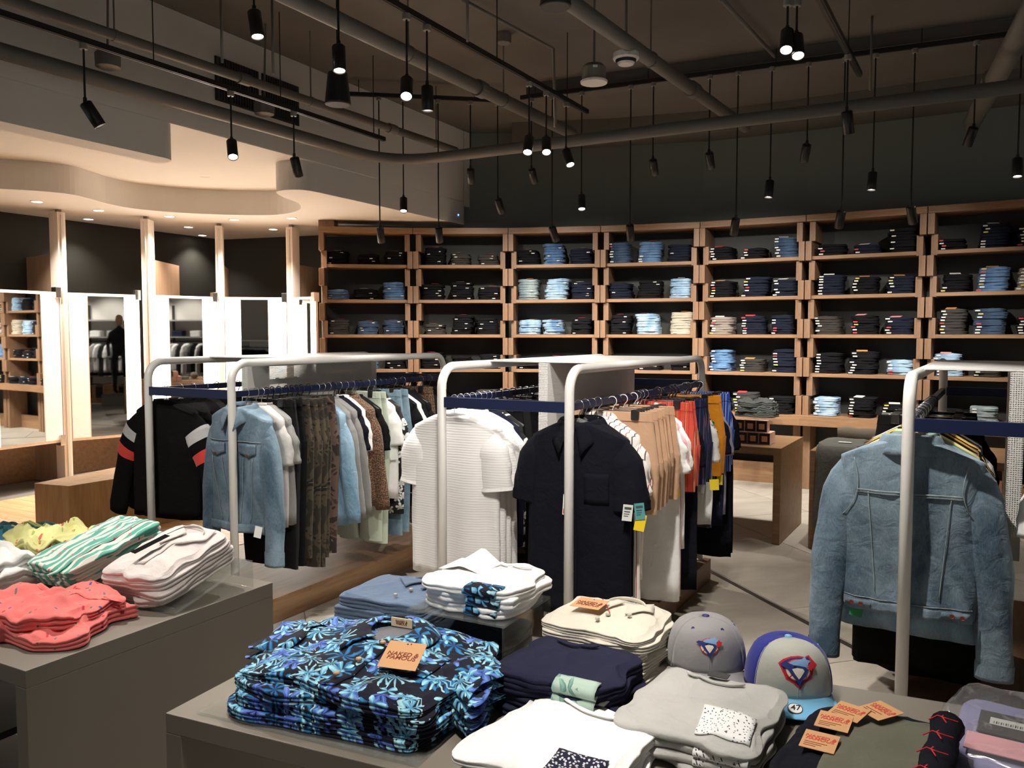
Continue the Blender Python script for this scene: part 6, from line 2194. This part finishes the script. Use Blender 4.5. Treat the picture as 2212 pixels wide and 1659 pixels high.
# mannequin on a grey plinth
mp = dl(0.75, 1.25, 0)
o = tag(MB().box((-0.3, -0.3, 0), (0.3, 0.3, 0.25)).build('plinth_block', plain('grey_plinth', (0.2, 0.2, 0.2), 0.6), None, bevel=0.003), 'grey plinth carrying the mannequin', 'plinth')
o.location = mp + Vector((0, 0, 0.001))
t = thing('mannequin', 'mannequin in dark jacket and grey trousers on a plinth, seen in the mirror', 'mannequin', mp + Vector((0, 0, 0.251)), PI / 2)
SKN = plain('pale_wood_mannequin', srgb(190, 150, 112), 0.5)
me = bpy.data.meshes.new('body')
vv = [(0, 0, 0.92), (0, 0, 1.15), (0, 0, 1.38), (0, 0, 1.50), (0.1, 0, 0.90), (0.11, -0.02, 0.48), (0.12, 0.0, 0.07), (0.12, -0.12, 0.03), (-0.1, 0, 0.90), (-0.11, 0.02, 0.48), (-0.12, 0.02, 0.07), (-0.12, -0.10, 0.03),
      (0.19, 0, 1.38), (0.26, 0.02, 1.10), (0.27, -0.04, 0.85), (-0.19, 0, 1.38), (-0.26, 0.02, 1.10), (-0.27, -0.04, 0.85), (0, -0.01, 1.56)]
me.from_pydata(vv, [(0, 1), (1, 2), (2, 3), (3, 18), (0, 4), (4, 5), (5, 6), (6, 7), (0, 8), (8, 9), (9, 10), (10, 11), (2, 12), (12, 13), (13, 14), (2, 15), (15, 16), (16, 17)], [])
me.materials.append(cloth('mannequin_dark_jacket', (0.02, 0.022, 0.024)))
mo = bpy.data.objects.new('clothed_body', me)
COL.objects.link(mo)
mo.parent = t
md = mo.modifiers.new('skin', 'SKIN')
rad = [0.13, 0.14, 0.15, 0.05, 0.085, 0.065, 0.045, 0.035, 0.085, 0.065, 0.045, 0.035, 0.065, 0.05, 0.035, 0.065, 0.05, 0.035, 0.05]
for i, r_ in enumerate(rad):
    mo.data.skin_vertices[0].data[i].radius = (r_, r_ * 0.8)
mo.data.skin_vertices[0].data[0].use_root = True
sb = mo.modifiers.new('sub', 'SUBSURF')
sb.levels = sb.render_levels = 1
MB().lathe([(0.03, -0.13), (0.062, -0.08), (0.078, 0.0), (0.074, 0.06), (0.045, 0.105), (0.0005, 0.118)], 18, c=(0, -0.01, 1.68), caps=False).build('head', SKN, t, smooth=True)
# unseen lamps added to light that display
for k in range(3):
    p = Vector((DX - 1.3, 2.7 + 1.0 * k, 3.4))
    spot(p, 3.1, (1.0, 0.0, -1.4), f'black spotlight over the mirrored display, {ORD[k]} from the near end', 'spotlights over the mirrored display', 55, 70)
track('lighting_track', (DX - 1.3, 2.2, 0), (DX - 1.3, 5.4, 0), 3.4, 'black lighting track over the mirrored display')

# a rack behind the viewer that the corner mirror shows
rack((-3.6, -1.9), GRID, 'white garment rack of dark clothes, reflected in the fourth mirror door')
RD = RACKS[-1]
for k in range(12):
    kd = ('jacket', 'shirt', 'tee')[k % 3]
    col = ('black', 'charcoal', 'navy', 'midgrey')[k % 4]
    garment(RD, RW * (k % 2), 0.25 + 0.26 * (k // 2), kd, C[col], f'{CN[col]} {NOUN[kd]} on the reflected rack, {ORD[k]} from its front', 'clothes on the reflected rack', k)
    hanger(RD, 0.25 + 0.26 * (k // 2), RW * (k % 2), 'black', f'black hanger on the reflected rack, {ORD[k]} from its front', 'hangers on the reflected rack')
